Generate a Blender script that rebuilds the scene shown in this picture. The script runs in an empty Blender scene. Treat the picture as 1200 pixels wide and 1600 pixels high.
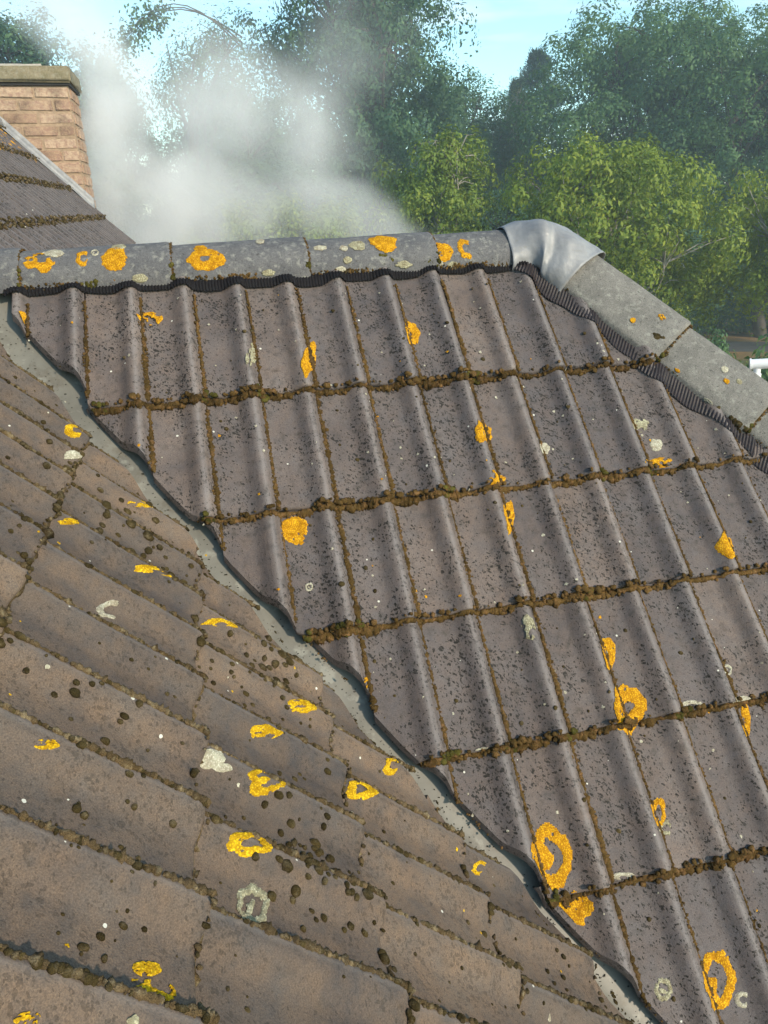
import bpy, bmesh, math, random
import numpy as np
from mathutils import Matrix, Vector

random.seed(7)
rng = np.random.default_rng(7)
SC = bpy.context.scene

# ------------------------------------------------------------------ camera
CAM = (0.71556, -2.71896, -0.19178)
cam_d = bpy.data.cameras.new("camera")
cam_d.sensor_fit = 'HORIZONTAL'
cam_d.sensor_width = 36.0
cam_d.lens = 1171.19 / 1200 * 36.0
cam_d.clip_start = 0.02
cam_d.clip_end = 3000
cam = bpy.data.objects.new("camera", cam_d)
cam.matrix_world = Matrix(((0.97248185, 0.11410492, -0.2031234, CAM[0]),
                           (-0.23111928, 0.36255734, -0.90284885, CAM[1]),
                           (-0.02937562, 0.92494986, 0.37895228, CAM[2]),
                           (0, 0, 0, 1)))
SC.collection.objects.link(cam)
SC.camera = cam

# ------------------------------------------------------------------ world and sun
SUN_AZ = math.radians(148)      # clockwise from +Y (north): the sun stands over the camera's right shoulder
SUN_EL = math.radians(29)
SKY_STRENGTH = 0.15
SUN_STRENGTH = 2.9
world = bpy.data.worlds.new("World")
SC.world = world
world.use_nodes = True
wn, wl = world.node_tree.nodes, world.node_tree.links
wn.clear()
w_out = wn.new("ShaderNodeOutputWorld")
w_bg = wn.new("ShaderNodeBackground")
w_bg.inputs[1].default_value = SKY_STRENGTH
w_sky = wn.new("ShaderNodeTexSky")
w_sky.sky_type = 'NISHITA'
w_sky.sun_disc = False
w_sky.sun_elevation = SUN_EL
w_sky.sun_rotation = SUN_AZ
w_sky.air_density = 1.0
w_sky.dust_density = 0.6
w_sky.ozone_density = 1.6
# thin streaky clouds, all round the sky
w_tc = wn.new("ShaderNodeTexCoord")
w_map = wn.new("ShaderNodeMapping")
w_map.inputs['Scale'].default_value = (1.6, 1.6, 11.0)
w_no = wn.new("ShaderNodeTexNoise")
w_no.inputs['Scale'].default_value = 2.3
w_no.inputs['Detail'].default_value = 6
w_no.inputs['Roughness'].default_value = 0.55
w_ramp = wn.new("ShaderNodeMapRange")
w_ramp.inputs[1].default_value = 0.52
w_ramp.inputs[2].default_value = 0.76
w_ramp.inputs[3].default_value = 0.0
w_ramp.inputs[4].default_value = 0.55
w_mix = wn.new("ShaderNodeMix")
w_mix.data_type = 'RGBA'
w_mix.inputs[7].default_value = (6.2, 6.0, 6.2, 1)
wl.new(w_tc.outputs['Generated'], w_map.inputs[0])
wl.new(w_map.outputs[0], w_no.inputs['Vector'])
wl.new(w_no.outputs[0], w_ramp.inputs[0])
wl.new(w_ramp.outputs[0], w_mix.inputs[0])
w_tint = wn.new("ShaderNodeMix")
w_tint.data_type = 'RGBA'
w_tint.blend_type = 'MULTIPLY'
w_tint.inputs[0].default_value = 1.0
w_tint.inputs[7].default_value = (1.0, 1.22, 1.12, 1)
wl.new(w_sky.outputs[0], w_tint.inputs[6])
wl.new(w_tint.outputs[2], w_mix.inputs[6])
wl.new(w_mix.outputs[2], w_bg.inputs[0])
wl.new(w_bg.outputs[0], w_out.inputs[0])

sun_d = bpy.data.lights.new("sun", 'SUN')
sun_d.energy = SUN_STRENGTH
sun_d.angle = math.radians(2.0)
sun_d.color = (1.0, 0.84, 0.66)
sun = bpy.data.objects.new("sun", sun_d)
sd = Vector((math.sin(SUN_AZ) * math.cos(SUN_EL), math.cos(SUN_AZ) * math.cos(SUN_EL), math.sin(SUN_EL)))
sun.rotation_euler = sd.to_track_quat('Z', 'Y').to_euler()
sun.location = (8, -8, 12)
SC.collection.objects.link(sun)

SC.view_settings.view_transform = 'Standard'
SC.view_settings.look = 'None'
SC.view_settings.gamma = 1
SC.view_settings.use_curve_mapping = False
SC.view_settings.exposure = 0.72
SC.render.engine = 'CYCLES'
SC.cycles.use_denoising = True
SC.cycles.max_bounces = 8
SC.cycles.diffuse_bounces = 3
SC.cycles.glossy_bounces = 2
SC.cycles.transmission_bounces = 3
SC.cycles.transparent_max_bounces = 8
SC.cycles.volume_bounces = 5
SC.cycles.volume_step_rate = 1.0
SC.cycles.volume_max_steps = 128

# ------------------------------------------------------------------ helpers
def link(o, parent=None):
    SC.collection.objects.link(o)
    if parent is not None:
        o.parent = parent
    return o

def tag(o, label=None, cat=None, group=None, kind=None):
    if label: o['label'] = label
    if cat: o['category'] = cat
    if group: o['group'] = group
    if kind: o['kind'] = kind
    return o

def empty(name, loc=(0, 0, 0)):
    o = bpy.data.objects.new(name, None)
    o.location = loc
    return link(o)

def mesh_np(name, verts, faces, mat, parent=None, smooth=True):
    """verts (n,3), faces: list of int arrays, each (m,3) or (m,4)"""
    if isinstance(faces, np.ndarray):
        faces = [faces]
    me = bpy.data.meshes.new(name)
    verts = np.asarray(verts, dtype=np.float32)
    me.vertices.add(len(verts))
    me.vertices.foreach_set("co", verts.ravel())
    nl = sum(f.size for f in faces)
    nf = sum(len(f) for f in faces)
    me.loops.add(nl)
    me.polygons.add(nf)
    me.loops.foreach_set("vertex_index", np.concatenate([f.ravel() for f in faces]).astype(np.int32))
    starts, s = [], 0
    for f in faces:
        k = f.shape[1]
        starts.append(s + np.arange(len(f)) * k)
        s += f.size
    me.polygons.foreach_set("loop_start", np.concatenate(starts).astype(np.int32))
    me.update(calc_edges=True)
    if smooth:
        me.polygons.foreach_set("use_smooth", np.ones(nf, dtype=bool))
    me.validate()
    if mat: me.materials.append(mat)
    o = bpy.data.objects.new(name, me)
    return link(o, parent)

def obj_bm(name, bm, mat, parent=None, smooth=False):
    me = bpy.data.meshes.new(name)
    bm.normal_update()
    bm.to_mesh(me)
    bm.free()
    if smooth:
        me.polygons.foreach_set("use_smooth", np.ones(len(me.polygons), dtype=bool))
    if mat: me.materials.append(mat)
    o = bpy.data.objects.new(name, me)
    return link(o, parent)

def grid_faces(nu, nv):
    i = np.arange(nu - 1)[:, None] * nv + np.arange(nv - 1)[None, :]
    i = i.ravel()
    return np.stack([i, i + 1, i + nv + 1, i + nv], 1)

def sstep(a, b, x):
    t = np.clip((x - a) / (b - a), 0, 1)
    return t * t * (3 - 2 * t)

class M:
    """small node-material builder"""
    def __init__(self, name, rough=0.8, spec=0.3):
        self.m = bpy.data.materials.new(name)
        self.m.use_nodes = True
        self.nt = self.m.node_tree
        self.n, self.l = self.nt.nodes, self.nt.links
        self.p = self.n['Principled BSDF']
        self.out = self.n['Material Output']
        self.p.inputs['Roughness'].default_value = rough
        self.p.inputs['Specular IOR Level'].default_value = spec
        self.pos = self.n.new('ShaderNodeNewGeometry').outputs['Position']
    def mapping(self, vec=None, scale=(1, 1, 1), rot=(0, 0, 0), loc=(0, 0, 0)):
        nd = self.n.new('ShaderNodeMapping')
        nd.inputs['Scale'].default_value = scale
        nd.inputs['Rotation'].default_value = rot
        nd.inputs['Location'].default_value = loc
        self.l.new(vec or self.pos, nd.inputs[0])
        return nd.outputs[0]
    def noise(self, scale, detail=3, rough=0.5, vec=None, dist=0.0, color=False):
        nd = self.n.new('ShaderNodeTexNoise')
        nd.inputs['Scale'].default_value = scale
        nd.inputs['Detail'].default_value = detail
        nd.inputs['Roughness'].default_value = rough
        nd.inputs['Distortion'].default_value = dist
        self.l.new(vec or self.pos, nd.inputs['Vector'])
        return nd.outputs[1 if color else 0]
    def voro(self, scale, vec=None, out='Distance', feature='F1', rand=1.0):
        nd = self.n.new('ShaderNodeTexVoronoi')
        nd.feature = feature
        nd.inputs['Scale'].default_value = scale
        nd.inputs['Randomness'].default_value = rand
        self.l.new(vec or self.pos, nd.inputs['Vector'])
        return nd.outputs[out]
    def rng(self, val, a, b, c=0.0, d=1.0, smooth=False):
        nd = self.n.new('ShaderNodeMapRange')
        if smooth: nd.interpolation_type = 'SMOOTHSTEP'
        for i, v in enumerate((a, b, c, d)):
            nd.inputs[i + 1].default_value = v
        self.l.new(val, nd.inputs[0])
        return nd.outputs[0]
    def math(self, op, a, b=0.0, c=None):
        nd = self.n.new('ShaderNodeMath')
        nd.operation = op
        for i, v in enumerate((a, b) if c is None else (a, b, c)):
            if hasattr(v, 'links'): self.l.new(v, nd.inputs[i])
            else: nd.inputs[i].default_value = v
        return nd.outputs[0]
    def mix(self, fac, a, b, mode='MIX'):
        nd = self.n.new('ShaderNodeMix')
        nd.data_type = 'RGBA'
        nd.blend_type = mode
        for k, v in ((0, fac), (6, a), (7, b)):
            if hasattr(v, 'links'): self.l.new(v, nd.inputs[k])
            else: nd.inputs[k].default_value = (*v, 1) if isinstance(v, tuple) and len(v) == 3 else v
        return nd.outputs[2]
    def bump(self, height, dist=0.002, strength=1.0):
        nd = self.n.new('ShaderNodeBump')
        nd.inputs['Strength'].default_value = strength
        nd.inputs['Distance'].default_value = dist
        self.l.new(height, nd.inputs['Height'])
        self.l.new(nd.outputs[0], self.p.inputs['Normal'])
    def color(self, c):
        if hasattr(c, 'links'): self.l.new(c, self.p.inputs['Base Color'])
        else: self.p.inputs['Base Color'].default_value = (*c, 1)
        return self
    def rough(self, r):
        self.l.new(r, self.p.inputs['Roughness'])
        return self

# ------------------------------------------------------------------ materials
def tile_material(name, dark, light, brown, speck, fleck_rot, crown_wear_sheen=.34):
    m = M(name, rough=0.62, spec=0.25)
    big = m.rng(m.noise(5.5, 3, 0.55), 0.32, 0.68)
    mid = m.rng(m.noise(26, 4, 0.6), 0.3, 0.72)
    c = m.mix(big, dark, light)
    c = m.mix(m.math('MULTIPLY', mid, 0.75), c, brown)
    # every tile a slightly different batch
    oi = m.n.new('ShaderNodeObjectInfo')
    c = m.mix(1.0, c, m.mix(oi.outputs['Random'], (0.80, 0.81, 0.85), (1.20, 1.13, 1.06)), 'MULTIPLY')
    # sandy grain
    g = m.noise(520, 2, 0.7)
    c = m.mix(1.0, c, m.mix(m.rng(g, 0.3, 0.7), (0.66, 0.66, 0.68), (1.34, 1.32, 1.28)), 'MULTIPLY')
    # worn roll crown with its sheen painted in lighter (stored with the mesh)
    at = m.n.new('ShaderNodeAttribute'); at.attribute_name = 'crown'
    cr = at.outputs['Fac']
    c = m.mix(m.math('MULTIPLY', cr, crown_wear_sheen), c, (0.34, 0.315, 0.30))
    # dark flecks of dead algae, short dashes turned several ways
    dens = m.noise(9, 2, 0.5)
    tot = None
    for i, (rz, sc) in enumerate(((0.5, 105), (1.9, 120), (2.7, 140), (1.1, 70))):
        v = m.mapping(scale=(1, 1, 1), rot=(0.78, 0.3 * i, rz + fleck_rot))
        v = m.mapping(v, scale=(1, 2.3, 1))
        wob = m.mix(0.012, v, m.noise(160, 2, 0.5, color=True), 'ADD')
        d = m.voro(sc, wob)
        rnd = m.voro(sc, wob, out='Color')
        sep = m.n.new('ShaderNodeSeparateColor'); m.l.new(rnd, sep.inputs[0])
        # only a share of the cells carry a fleck
        lim = m.math('MULTIPLY', m.rng(sep.outputs[0], 0.50, 1.0, 0.0, 0.40), m.rng(dens, 0.34, 0.60, 0.50, 1.25))
        f = m.math('LESS_THAN', d, lim)
        tot = f if tot is None else m.math('MAXIMUM', tot, f)
    tot = m.math('MULTIPLY', tot, m.rng(cr, 0.2, 1.0, speck, speck * 0.35))
    c = m.mix(m.math('MULTIPLY', tot, m.rng(m.noise(300, 2), 0.35, 0.6, 0.6, 1.0)), c, (0.013, 0.012, 0.009))
    # blotches of soot
    bl = m.rng(m.noise(42, 5, 0.65), 0.52, 0.84)
    c = m.mix(m.math('MULTIPLY', bl, 0.9 * speck), c, (0.035, 0.032, 0.026))
    # tiny pale lichen specks
    d = m.voro(34); rnd = m.voro(34, out='Color')
    sep = m.n.new('ShaderNodeSeparateColor'); m.l.new(rnd, sep.inputs[0])
    lim = m.rng(sep.outputs[1], 0.80, 1.0, 0.0, 0.12)
    c = m.mix(m.math('LESS_THAN', m.math('ADD', d, m.math('MULTIPLY', m.noise(220, 2), 0.07)), m.math('ADD', lim, 0.032)), c, (0.55, 0.54, 0.46))
    m.color(c)
    m.rough(m.rng(mid, 0, 1, 0.66, 0.86))
    h = m.math('ADD', m.math('MULTIPLY', g, 0.5), m.math('MULTIPLY', m.noise(130, 3), 0.9))
    h = m.math('ADD', h, m.math('MULTIPLY', tot, 0.7))
    m.bump(h, 0.0011, 0.9)
    return m.m

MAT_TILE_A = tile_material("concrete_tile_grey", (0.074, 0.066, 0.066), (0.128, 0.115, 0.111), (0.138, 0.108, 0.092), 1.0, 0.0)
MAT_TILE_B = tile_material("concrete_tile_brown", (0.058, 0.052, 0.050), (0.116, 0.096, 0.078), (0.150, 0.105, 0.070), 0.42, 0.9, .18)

def concrete_material(name, a, b, orange=0.0):
    m = M(name, rough=0.85, spec=0.2)
    n1 = m.rng(m.noise(16, 5, 0.6), 0.3, 0.7)
    c = m.mix(n1, a, b)
    g = m.noise(420, 3, 0.7)
    c = m.mix(1.0, c, m.mix(m.rng(g, 0.3, 0.7), (0.60, 0.60, 0.60), (1.45, 1.44, 1.40)), 'MULTIPLY')
    pale = m.rng(m.noise(48, 6, 0.7), 0.53, 0.68)
    c = m.mix(m.math('MULTIPLY', pale, 0.55), c, (0.34, 0.34, 0.29))
    dk = m.rng(m.noise(110, 4, 0.65), 0.60, 0.68)
    c = m.mix(m.math('MULTIPLY', dk, 0.7), c, (0.03, 0.03, 0.025))
    m.color(c)
    m.bump(m.math('ADD', g, m.math('MULTIPLY', m.noise(90, 4), 1.5)), 0.0016, 0.8)
    return m.m

MAT_RIDGE = concrete_material("ridge_concrete", (0.085, 0.086, 0.092), (0.135, 0.133, 0.134))
MAT_HIP = concrete_material("hip_concrete", (0.120, 0.116, 0.106), (0.195, 0.186, 0.168))
MAT_COPING = concrete_material("chimney_coping", (0.16, 0.14, 0.085), (0.26, 0.22, 0.15))

def moss_material(name, a, b, c_):
    m = M(name, rough=1.0, spec=0.05)
    gm = m.n.new('ShaderNodeNewGeometry')
    c = m.mix(m.rng(m.noise(14, 3, 0.6), 0.35, 0.65), a, b)
    c = m.mix(m.math('MULTIPLY', m.rng(m.noise(70, 3, 0.6), 0.5, 0.72), 0.9), c, c_)
    g = m.noise(900, 2, 0.7)
    c = m.mix(1.0, c, m.mix(m.rng(g, 0.3, 0.7), (0.45, 0.45, 0.45), (1.6, 1.6, 1.5)), 'MULTIPLY')
    c = m.mix(1.0, c, m.mix(gm.outputs['Random Per Island'], (0.7, 0.7, 0.7), (1.3, 1.25, 1.2)), 'MULTIPLY')
    m.color(c)
    m.bump(g, 0.0025, 1.0)
    return m.m

MAT_MOSS = moss_material("moss_joint", (0.062, 0.041, 0.015), (0.110, 0.070, 0.026), (0.200, 0.115, 0.055))
MAT_MOSS_G = moss_material("moss_green", (0.040, 0.038, 0.010), (0.075, 0.068, 0.016), (0.11, 0.10, 0.03))
MAT_MOSS_B = moss_material("moss_brown", (0.040, 0.030, 0.013), (0.070, 0.054, 0.024), (0.13, 0.105, 0.065))
MAT_MOSS_T = moss_material("moss_tan", (0.075, 0.052, 0.026), (0.13, 0.095, 0.055), (0.24, 0.20, 0.13))

def lichen_material(name, a, b, c_):
    m = M(name, rough=0.95, spec=0.05)
    v = m.voro(300, feature='F1')
    c = m.mix(m.rng(m.noise(120, 3, 0.6), 0.35, 0.65), a, b)
    c = m.mix(m.rng(v, 0.22, 0.55), c, c_)
    c = m.mix(1.0, c, m.mix(m.rng(m.noise(60, 4, 0.65), 0.32, 0.68), (0.62, 0.55, 0.50), (1.12, 1.12, 1.1)), 'MULTIPLY')
    c = m.mix(m.math('MULTIPLY', m.rng(m.noise(230, 4, 0.7), 0.58, 0.70), 0.6), c, tuple(q * .5 for q in c_))
    m.color(c)
    m.bump(m.math('ADD', m.noise(500, 3, 0.7), m.math('MULTIPLY', v, -0.6)), 0.0016, 1.0)
    return m.m

MAT_LICHEN_O = lichen_material("lichen_orange", (0.76, 0.40, 0.014), (0.82, 0.50, 0.024), (0.46, 0.22, 0.012))
MAT_LICHEN_Y = lichen_material("lichen_yellow", (0.74, 0.47, 0.012), (0.82, 0.58, 0.026), (0.46, 0.28, 0.012))
MAT_LICHEN_W = lichen_material("lichen_white", (0.52, 0.50, 0.40), (0.62, 0.60, 0.50), (0.38, 0.37, 0.28))
MAT_LICHEN_G = lichen_material("lichen_pale_green", (0.44, 0.43, 0.29), (0.54, 0.53, 0.38), (0.28, 0.27, 0.18))

def lead_material(name, a, b):
    m = M(name, rough=0.55, spec=0.5)
    m.p.inputs['Metallic'].default_value = 0.12
    c = m.mix(m.rng(m.noise(13, 5, 0.6, dist=0.6), 0.3, 0.7), a, b)
    c = m.mix(m.math('MULTIPLY', m.rng(m.noise(45, 4, 0.6), 0.6, 0.72), 0.6), c, (0.20, 0.19, 0.16))
    m.color(c)
    m.rough(m.rng(m.noise(30, 4), 0.3, 0.7, 0.48, 0.7))
    m.bump(m.noise(19, 4, 0.5), 0.008, 0.7)
    return m.m

MAT_LEAD = lead_material("lead_sheet", (0.17, 0.175, 0.185), (0.29, 0.29, 0.285))

def _valley():
    m = M("valley_grp", rough=0.5, spec=0.4)
    c = m.mix(m.rng(m.noise(7, 4, 0.55, dist=0.8), 0.3, 0.7), (0.115, 0.112, 0.094), (0.190, 0.183, 0.152))
    c = m.mix(m.math('MULTIPLY', m.rng(m.noise(20, 5, 0.6), 0.58, 0.66), 0.6), c, (0.27, 0.27, 0.23))
    c = m.mix(m.math('MULTIPLY', m.rng(m.noise(11, 5, 0.7), 0.54, 0.70), 0.7), c, (0.085, 0.065, 0.040))
    d = m.voro(75, m.mapping(scale=(1, 1.8, 1), rot=(0.2, 0.3, 0.7)))
    rnd = m.voro(75, m.mapping(scale=(1, 1.8, 1), rot=(0.2, 0.3, 0.7)), out='Color')
    sep = m.n.new('ShaderNodeSeparateColor'); m.l.new(rnd, sep.inputs[0])
    f = m.math('LESS_THAN', d, m.rng(sep.outputs[0], 0.7, 1, 0, 0.28))
    c = m.mix(f, c, (0.03, 0.026, 0.018))
    m.color(c)
    m.bump(m.noise(35, 4), 0.002, 0.5)
    return m.m
MAT_VALLEY = _valley()

def flat_material(name, col, rough=0.8, spec=0.3, var=0.25, scale=8.0):
    m = M(name, rough=rough, spec=spec)
    lo = tuple(x * (1 - var) for x in col); hi = tuple(min(1, x * (1 + var)) for x in col)
    m.color(m.mix(m.rng(m.noise(scale, 4, 0.6), 0.3, 0.7), lo, hi))
    m.bump(m.noise(scale * 12, 3), 0.002, 0.4)
    return m.m

MAT_UNDER = flat_material("roofing_underlay", (0.03, 0.028, 0.026))
MAT_COMB = flat_material("black_ridge_vent", (0.009, 0.008, 0.009), 0.75, 0.12)
MAT_COMB_H = flat_material("hip_vent_pleats", (0.020, 0.014, 0.014), 0.5, 0.4, 0.5, 40)
MAT_DEBRIS = flat_material("dark_debris", (0.020, 0.017, 0.011), 0.95, 0.1)
MAT_MORTAR = flat_material("pale_mortar", (0.40, 0.36, 0.29), 0.95, 0.1, 0.2, 30)
MAT_JOINT = flat_material("brick_joint_mortar", (0.34, 0.245, 0.165), 0.95, 0.1, 0.25, 30)
MAT_WHITE = flat_material("white_plastic", (0.78, 0.79, 0.78), 0.35, 0.5, 0.04, 10)
MAT_BORE = flat_material("tube_bore_grey", (0.24, 0.25, 0.25), 0.4, 0.5, 0.1, 10)

def _brick():
    m = M("brick_face", rough=0.95, spec=0.1)
    oi = m.n.new('ShaderNodeObjectInfo')
    c = m.mix(oi.outputs['Random'], (0.38, 0.25, 0.165), (0.50, 0.37, 0.26))
    c = m.mix(m.rng(m.noise(30, 4, 0.65), 0.42, 0.7), c, (0.30, 0.18, 0.14))
    c = m.mix(m.math('MULTIPLY', m.rng(m.noise(6, 3, 0.6), 0.5, 0.75), 0.6), c, (0.10, 0.075, 0.055))
    c = m.mix(m.math('MULTIPLY', m.rng(m.noise(80, 3, 0.6), 0.6, 0.7), 0.5), c, (0.50, 0.38, 0.25))
    m.color(c)
    m.bump(m.noise(70, 4, 0.65), 0.008, 0.8)
    return m.m
MAT_BRICK = _brick()

def leaf_material(name, a, b, trans, hue_b=None):
    m = M(name, rough=0.6, spec=0.25)
    gm = m.n.new('ShaderNodeNewGeometry')
    oi = m.n.new('ShaderNodeObjectInfo')
    c = m.mix(gm.outputs['Random Per Island'], a, b)
    c = m.mix(m.rng(m.noise(0.8, 2, 0.5), 0.4, 0.65), c, hue_b or b)
    c = m.mix(1.0, c, m.mix(oi.outputs['Random'], (0.85, 0.9, 0.95), (1.15, 1.1, 1.0)), 'MULTIPLY')
    m.color(c)
    tr = m.n.new('ShaderNodeBsdfTranslucent')
    m.l.new(m.mix(1.0, c, trans, 'MULTIPLY'), tr.inputs[0])
    mx = m.n.new('ShaderNodeMixShader')
    mx.inputs[0].default_value = 0.28
    m.l.new(m.p.outputs[0], mx.inputs[1])
    m.l.new(tr.outputs[0], mx.inputs[2])
    m.l.new(mx.outputs[0], m.out.inputs[0])
    return m.m

MAT_LEAF_DARK = leaf_material("leaf_dark", (0.048, 0.110, 0.050), (0.105, 0.185, 0.075), (1.2, 1.5, 0.8), (0.050, 0.110, 0.065))
MAT_LEAF_MID = leaf_material("leaf_mid", (0.050, 0.115, 0.048), (0.110, 0.190, 0.070), (1.3, 1.5, 0.7))
MAT_LEAF_YEL = leaf_material("leaf_yellow_green", (0.095, 0.160, 0.022), (0.29, 0.33, 0.045), (1.5, 1.5, 0.5), (0.17, 0.23, 0.030))
MAT_LEAF_PALE = leaf_material("leaf_pale", (0.085, 0.120, 0.045), (0.140, 0.165, 0.070), (1.2, 1.3, 0.7))
MAT_LEAF_PINE = leaf_material("needle_dark", (0.020, 0.048, 0.028), (0.035, 0.070, 0.040), (1.0, 1.1, 0.7))
MAT_BARK = flat_material("bark", (0.085, 0.070, 0.055), 0.95, 0.1, 0.4, 3)
MAT_BARK_PALE = flat_material("bark_pale", (0.26, 0.24, 0.20), 0.95, 0.1, 0.4, 3)

# ------------------------------------------------------------------ the two slopes
W_T, G_T = 0.14806, 0.33
PA, PB = 0.76487, 0.79747
U0, V0, S0, T0, XB = 0.39625, 0.63899, 0.65974, 1.74164, -0.30828
TH = 0.017            # how far each tail stands proud of the course below
TT = 0.014            # tile thickness
CROWN = 0.025
A_COURSE = [-0.42, 0.963, 2.033, 3.016, 4.004, 4.981, 5.98, 6.98, 7.98, 8.98]

class Slope:
    def __init__(s, o, x, y, x_rope0, y_tail0, courses, step):
        s.o, s.x, s.y = Vector(o), Vector(x), Vector(y)
        s.z = s.x.cross(s.y)
        s.xr, s.yt, s.c, s.step = x_rope0, y_tail0, courses, step   # rope k sits at xr + step*k*W_T
        s.mw = Matrix(((s.x.x, s.y.x, s.z.x, s.o.x), (s.x.y, s.y.y, s.z.y, s.o.y), (s.x.z, s.y.z, s.z.z, s.o.z), (0, 0, 0, 1)))
        s.rot = np.array([[s.x[i], s.y[i], s.z[i]] for i in range(3)])
    def world(s, loc):                       # (n,3) local -> world
        return np.asarray(loc) @ s.rot.T + np.array(s.o)
    def rope_x(s, k): return s.xr + s.step * k * W_T
    def tail_y(s, j): return s.yt - G_T * j
    def height(s, x, y):
        t = np.mod((np.asarray(x) - s.xr) / W_T, 1.0)
        jj = (s.yt - np.asarray(y)) / G_T
        c = np.array(s.c)
        i = np.clip(np.searchsorted(c, jj, side='right'), 1, len(c) - 1)
        f = (jj - c[i - 1]) / (c[i] - c[i - 1])
        return profile(t) + TH * f

def profile(t):
    t = np.asarray(t, dtype=float)
    return (CROWN * sstep(0.50, 0.81, t) * (1 - sstep(0.885, 1.0, t)) + 0.005 * sstep(0.9, 1.0, t)
            + 0.0018 * (1 - sstep(0.0, 0.12, t)) - 0.0015 * np.exp(-((t - .3) / .16) ** 2))

B_COURSE = [-7.98, -6.98, -5.98, -4.99, -3.98, -2.99, -1.98, -0.985, 0.01, 1.024, 2.024, 3.031, 4.02, 5.02, 6.02, 7.02, 8.02, 9.02]
SA = Slope((0, 0, 0), (1, 0, 0), (0, math.cos(PA), math.sin(PA)), U0, -V0, A_COURSE, 1)
SB = Slope((XB, 0, 0), (0, 1, 0), (-math.cos(PB), 0, math.sin(PB)), -T0, -S0, B_COURSE, -1)

# cut lines in plan: (point, direction into the side that is kept)
VAL_A = (Vector((0.410, -0.697, 0)), Vector((0.7368, 0.6761, 0)))
VAL_B = (Vector((0.190, -0.585, 0)), Vector((-0.7160, -0.6981, 0)))
HIP_C = 1.51
HIP_A = (Vector((HIP_C - 0.09 + 0.305, -0.305, 0)), Vector((-0.70711, -0.70711, 0)))

def side(line, x, y):
    return (x - line[0].x) * line[1].x + (y - line[0].y) * line[1].y

XS = np.array([0, .03, .10, .20, .32, .44, .52, .59, .66, .73, .79, .84, .89, .925, .955, .98, 1.0])

def tile_arrays(length, seed, coarse=False):
    """One tile: local x across 0..W, local y 0 at the tail and +length up the slope."""
    r = np.random.default_rng(seed)
    xs = XS if not coarse else XS[[0, 1, 4, 5, 7, 9, 10, 11, 12, 13, 14, 16]]
    ys = np.array([length, length * .66, length * .33, .05, .016, .006, .0018, 0.0])
    dz = np.array([0, 0, 0, 0, -.0002, -.0010, -.0030, -.0062])
    if coarse: ys, dz = ys[[0, 2, 4, 7]], dz[[0, 2, 4, 5]] * 2
    nx, ny = len(xs), len(ys)
    wob = np.interp(xs, np.linspace(0, 1, 7), r.normal(0, .0012, 7))
    crn = r.normal(0, 1, (nx, ny))
    X = np.repeat(xs[:, None] * W_T, ny, 1)
    Y = np.repeat(ys[None, :], nx, 0) + wob[:, None] * np.exp(-ys[None, :] / .03)
    # worn corner where the roll meets the tail
    Y += (0.004 * sstep(.90, 1, xs) + 0.003 * (1 - sstep(0, .05, xs)))[:, None] * np.exp(-ys[None, :] / .01)
    Z = profile(xs * 0.99999)[:, None] + TH * (1 - Y / G_T) + dz[None, :] + crn * 0.0004
    top = np.stack([X, Y, Z], -1).reshape(-1, 3)
    bot = top.copy()
    bz = (profile(xs * 0.99999)[:, None] * 0.92 + TH * (1 - Y / G_T) - TT)
    bot[:, 2] = bz.reshape(-1)
    v = np.concatenate([top, bot])
    f = grid_faces(nx, ny)
    n = nx * ny
    fb = (f + n)[:, ::-1]
    sides = []
    idx = np.arange(n).reshape(nx, ny)
    for a in (idx[:, 0], idx[:, -1][::-1], idx[0, :][::-1], idx[-1, :]):
        s = np.stack([a[:-1], a[1:], a[1:] + n, a[:-1] + n], 1)
        sides.append(s)
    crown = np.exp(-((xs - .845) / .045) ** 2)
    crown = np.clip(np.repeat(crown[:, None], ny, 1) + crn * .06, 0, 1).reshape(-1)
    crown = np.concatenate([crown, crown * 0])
    return v, f[:, ::-1], np.concatenate([fb[:, ::-1]] + sides), crown

def tile_mesh(length, seed, mat, coarse=False):
    v, ft, fo, crown = tile_arrays(length, seed, coarse)
    o = mesh_np("roof_tile", v, [ft, fo], mat)
    me = o.data
    bpy.data.objects.remove(o)
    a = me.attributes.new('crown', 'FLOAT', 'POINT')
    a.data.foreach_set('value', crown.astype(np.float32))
    bm = bmesh.new(); bm.from_mesh(me)
    bmesh.ops.recalc_face_normals(bm, faces=bm.faces)
    bm.normal_update()
    for e in bm.edges:
        if len(e.link_faces) == 2 and e.calc_face_angle(0) > 0.9: e.smooth = False
    bm.to_mesh(me); bm.free()
    return me

def cut(o, lines):
    """bisect a tile by vertical planes given in plan; returns False when nothing is left"""
    co = np.array([o.matrix_world @ v.co for v in o.data.vertices])
    todo = []
    for ln in lines:
        sd_ = side(ln, co[:, 0], co[:, 1])
        if sd_.max() < 0.004: return False
        if sd_.min() < 0: todo.append(ln)
    if not todo: return True
    me = o.data.copy()
    o.data = me
    inv = o.matrix_world.inverted()
    bm = bmesh.new(); bm.from_mesh(me)
    for p, d in todo:
        pl = inv @ p
        nl = (inv.to_3x3() @ d).normalized()
        res = bmesh.ops.bisect_plane(bm, geom=bm.verts[:] + bm.edges[:] + bm.faces[:], plane_co=pl, plane_no=nl, clear_inner=True)
        ed = [e for e in res['geom_cut'] if isinstance(e, bmesh.types.BMEdge)]
        if ed:
            r2 = bmesh.ops.triangle_fill(bm, edges=ed, use_beauty=True)
            for g in r2['geom']:
                if isinstance(g, bmesh.types.BMFace): g.smooth = False
            for e in ed: e.smooth = False
    ok = len(bm.faces) > 3
    bm.to_mesh(me); bm.free()
    return ok

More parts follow.
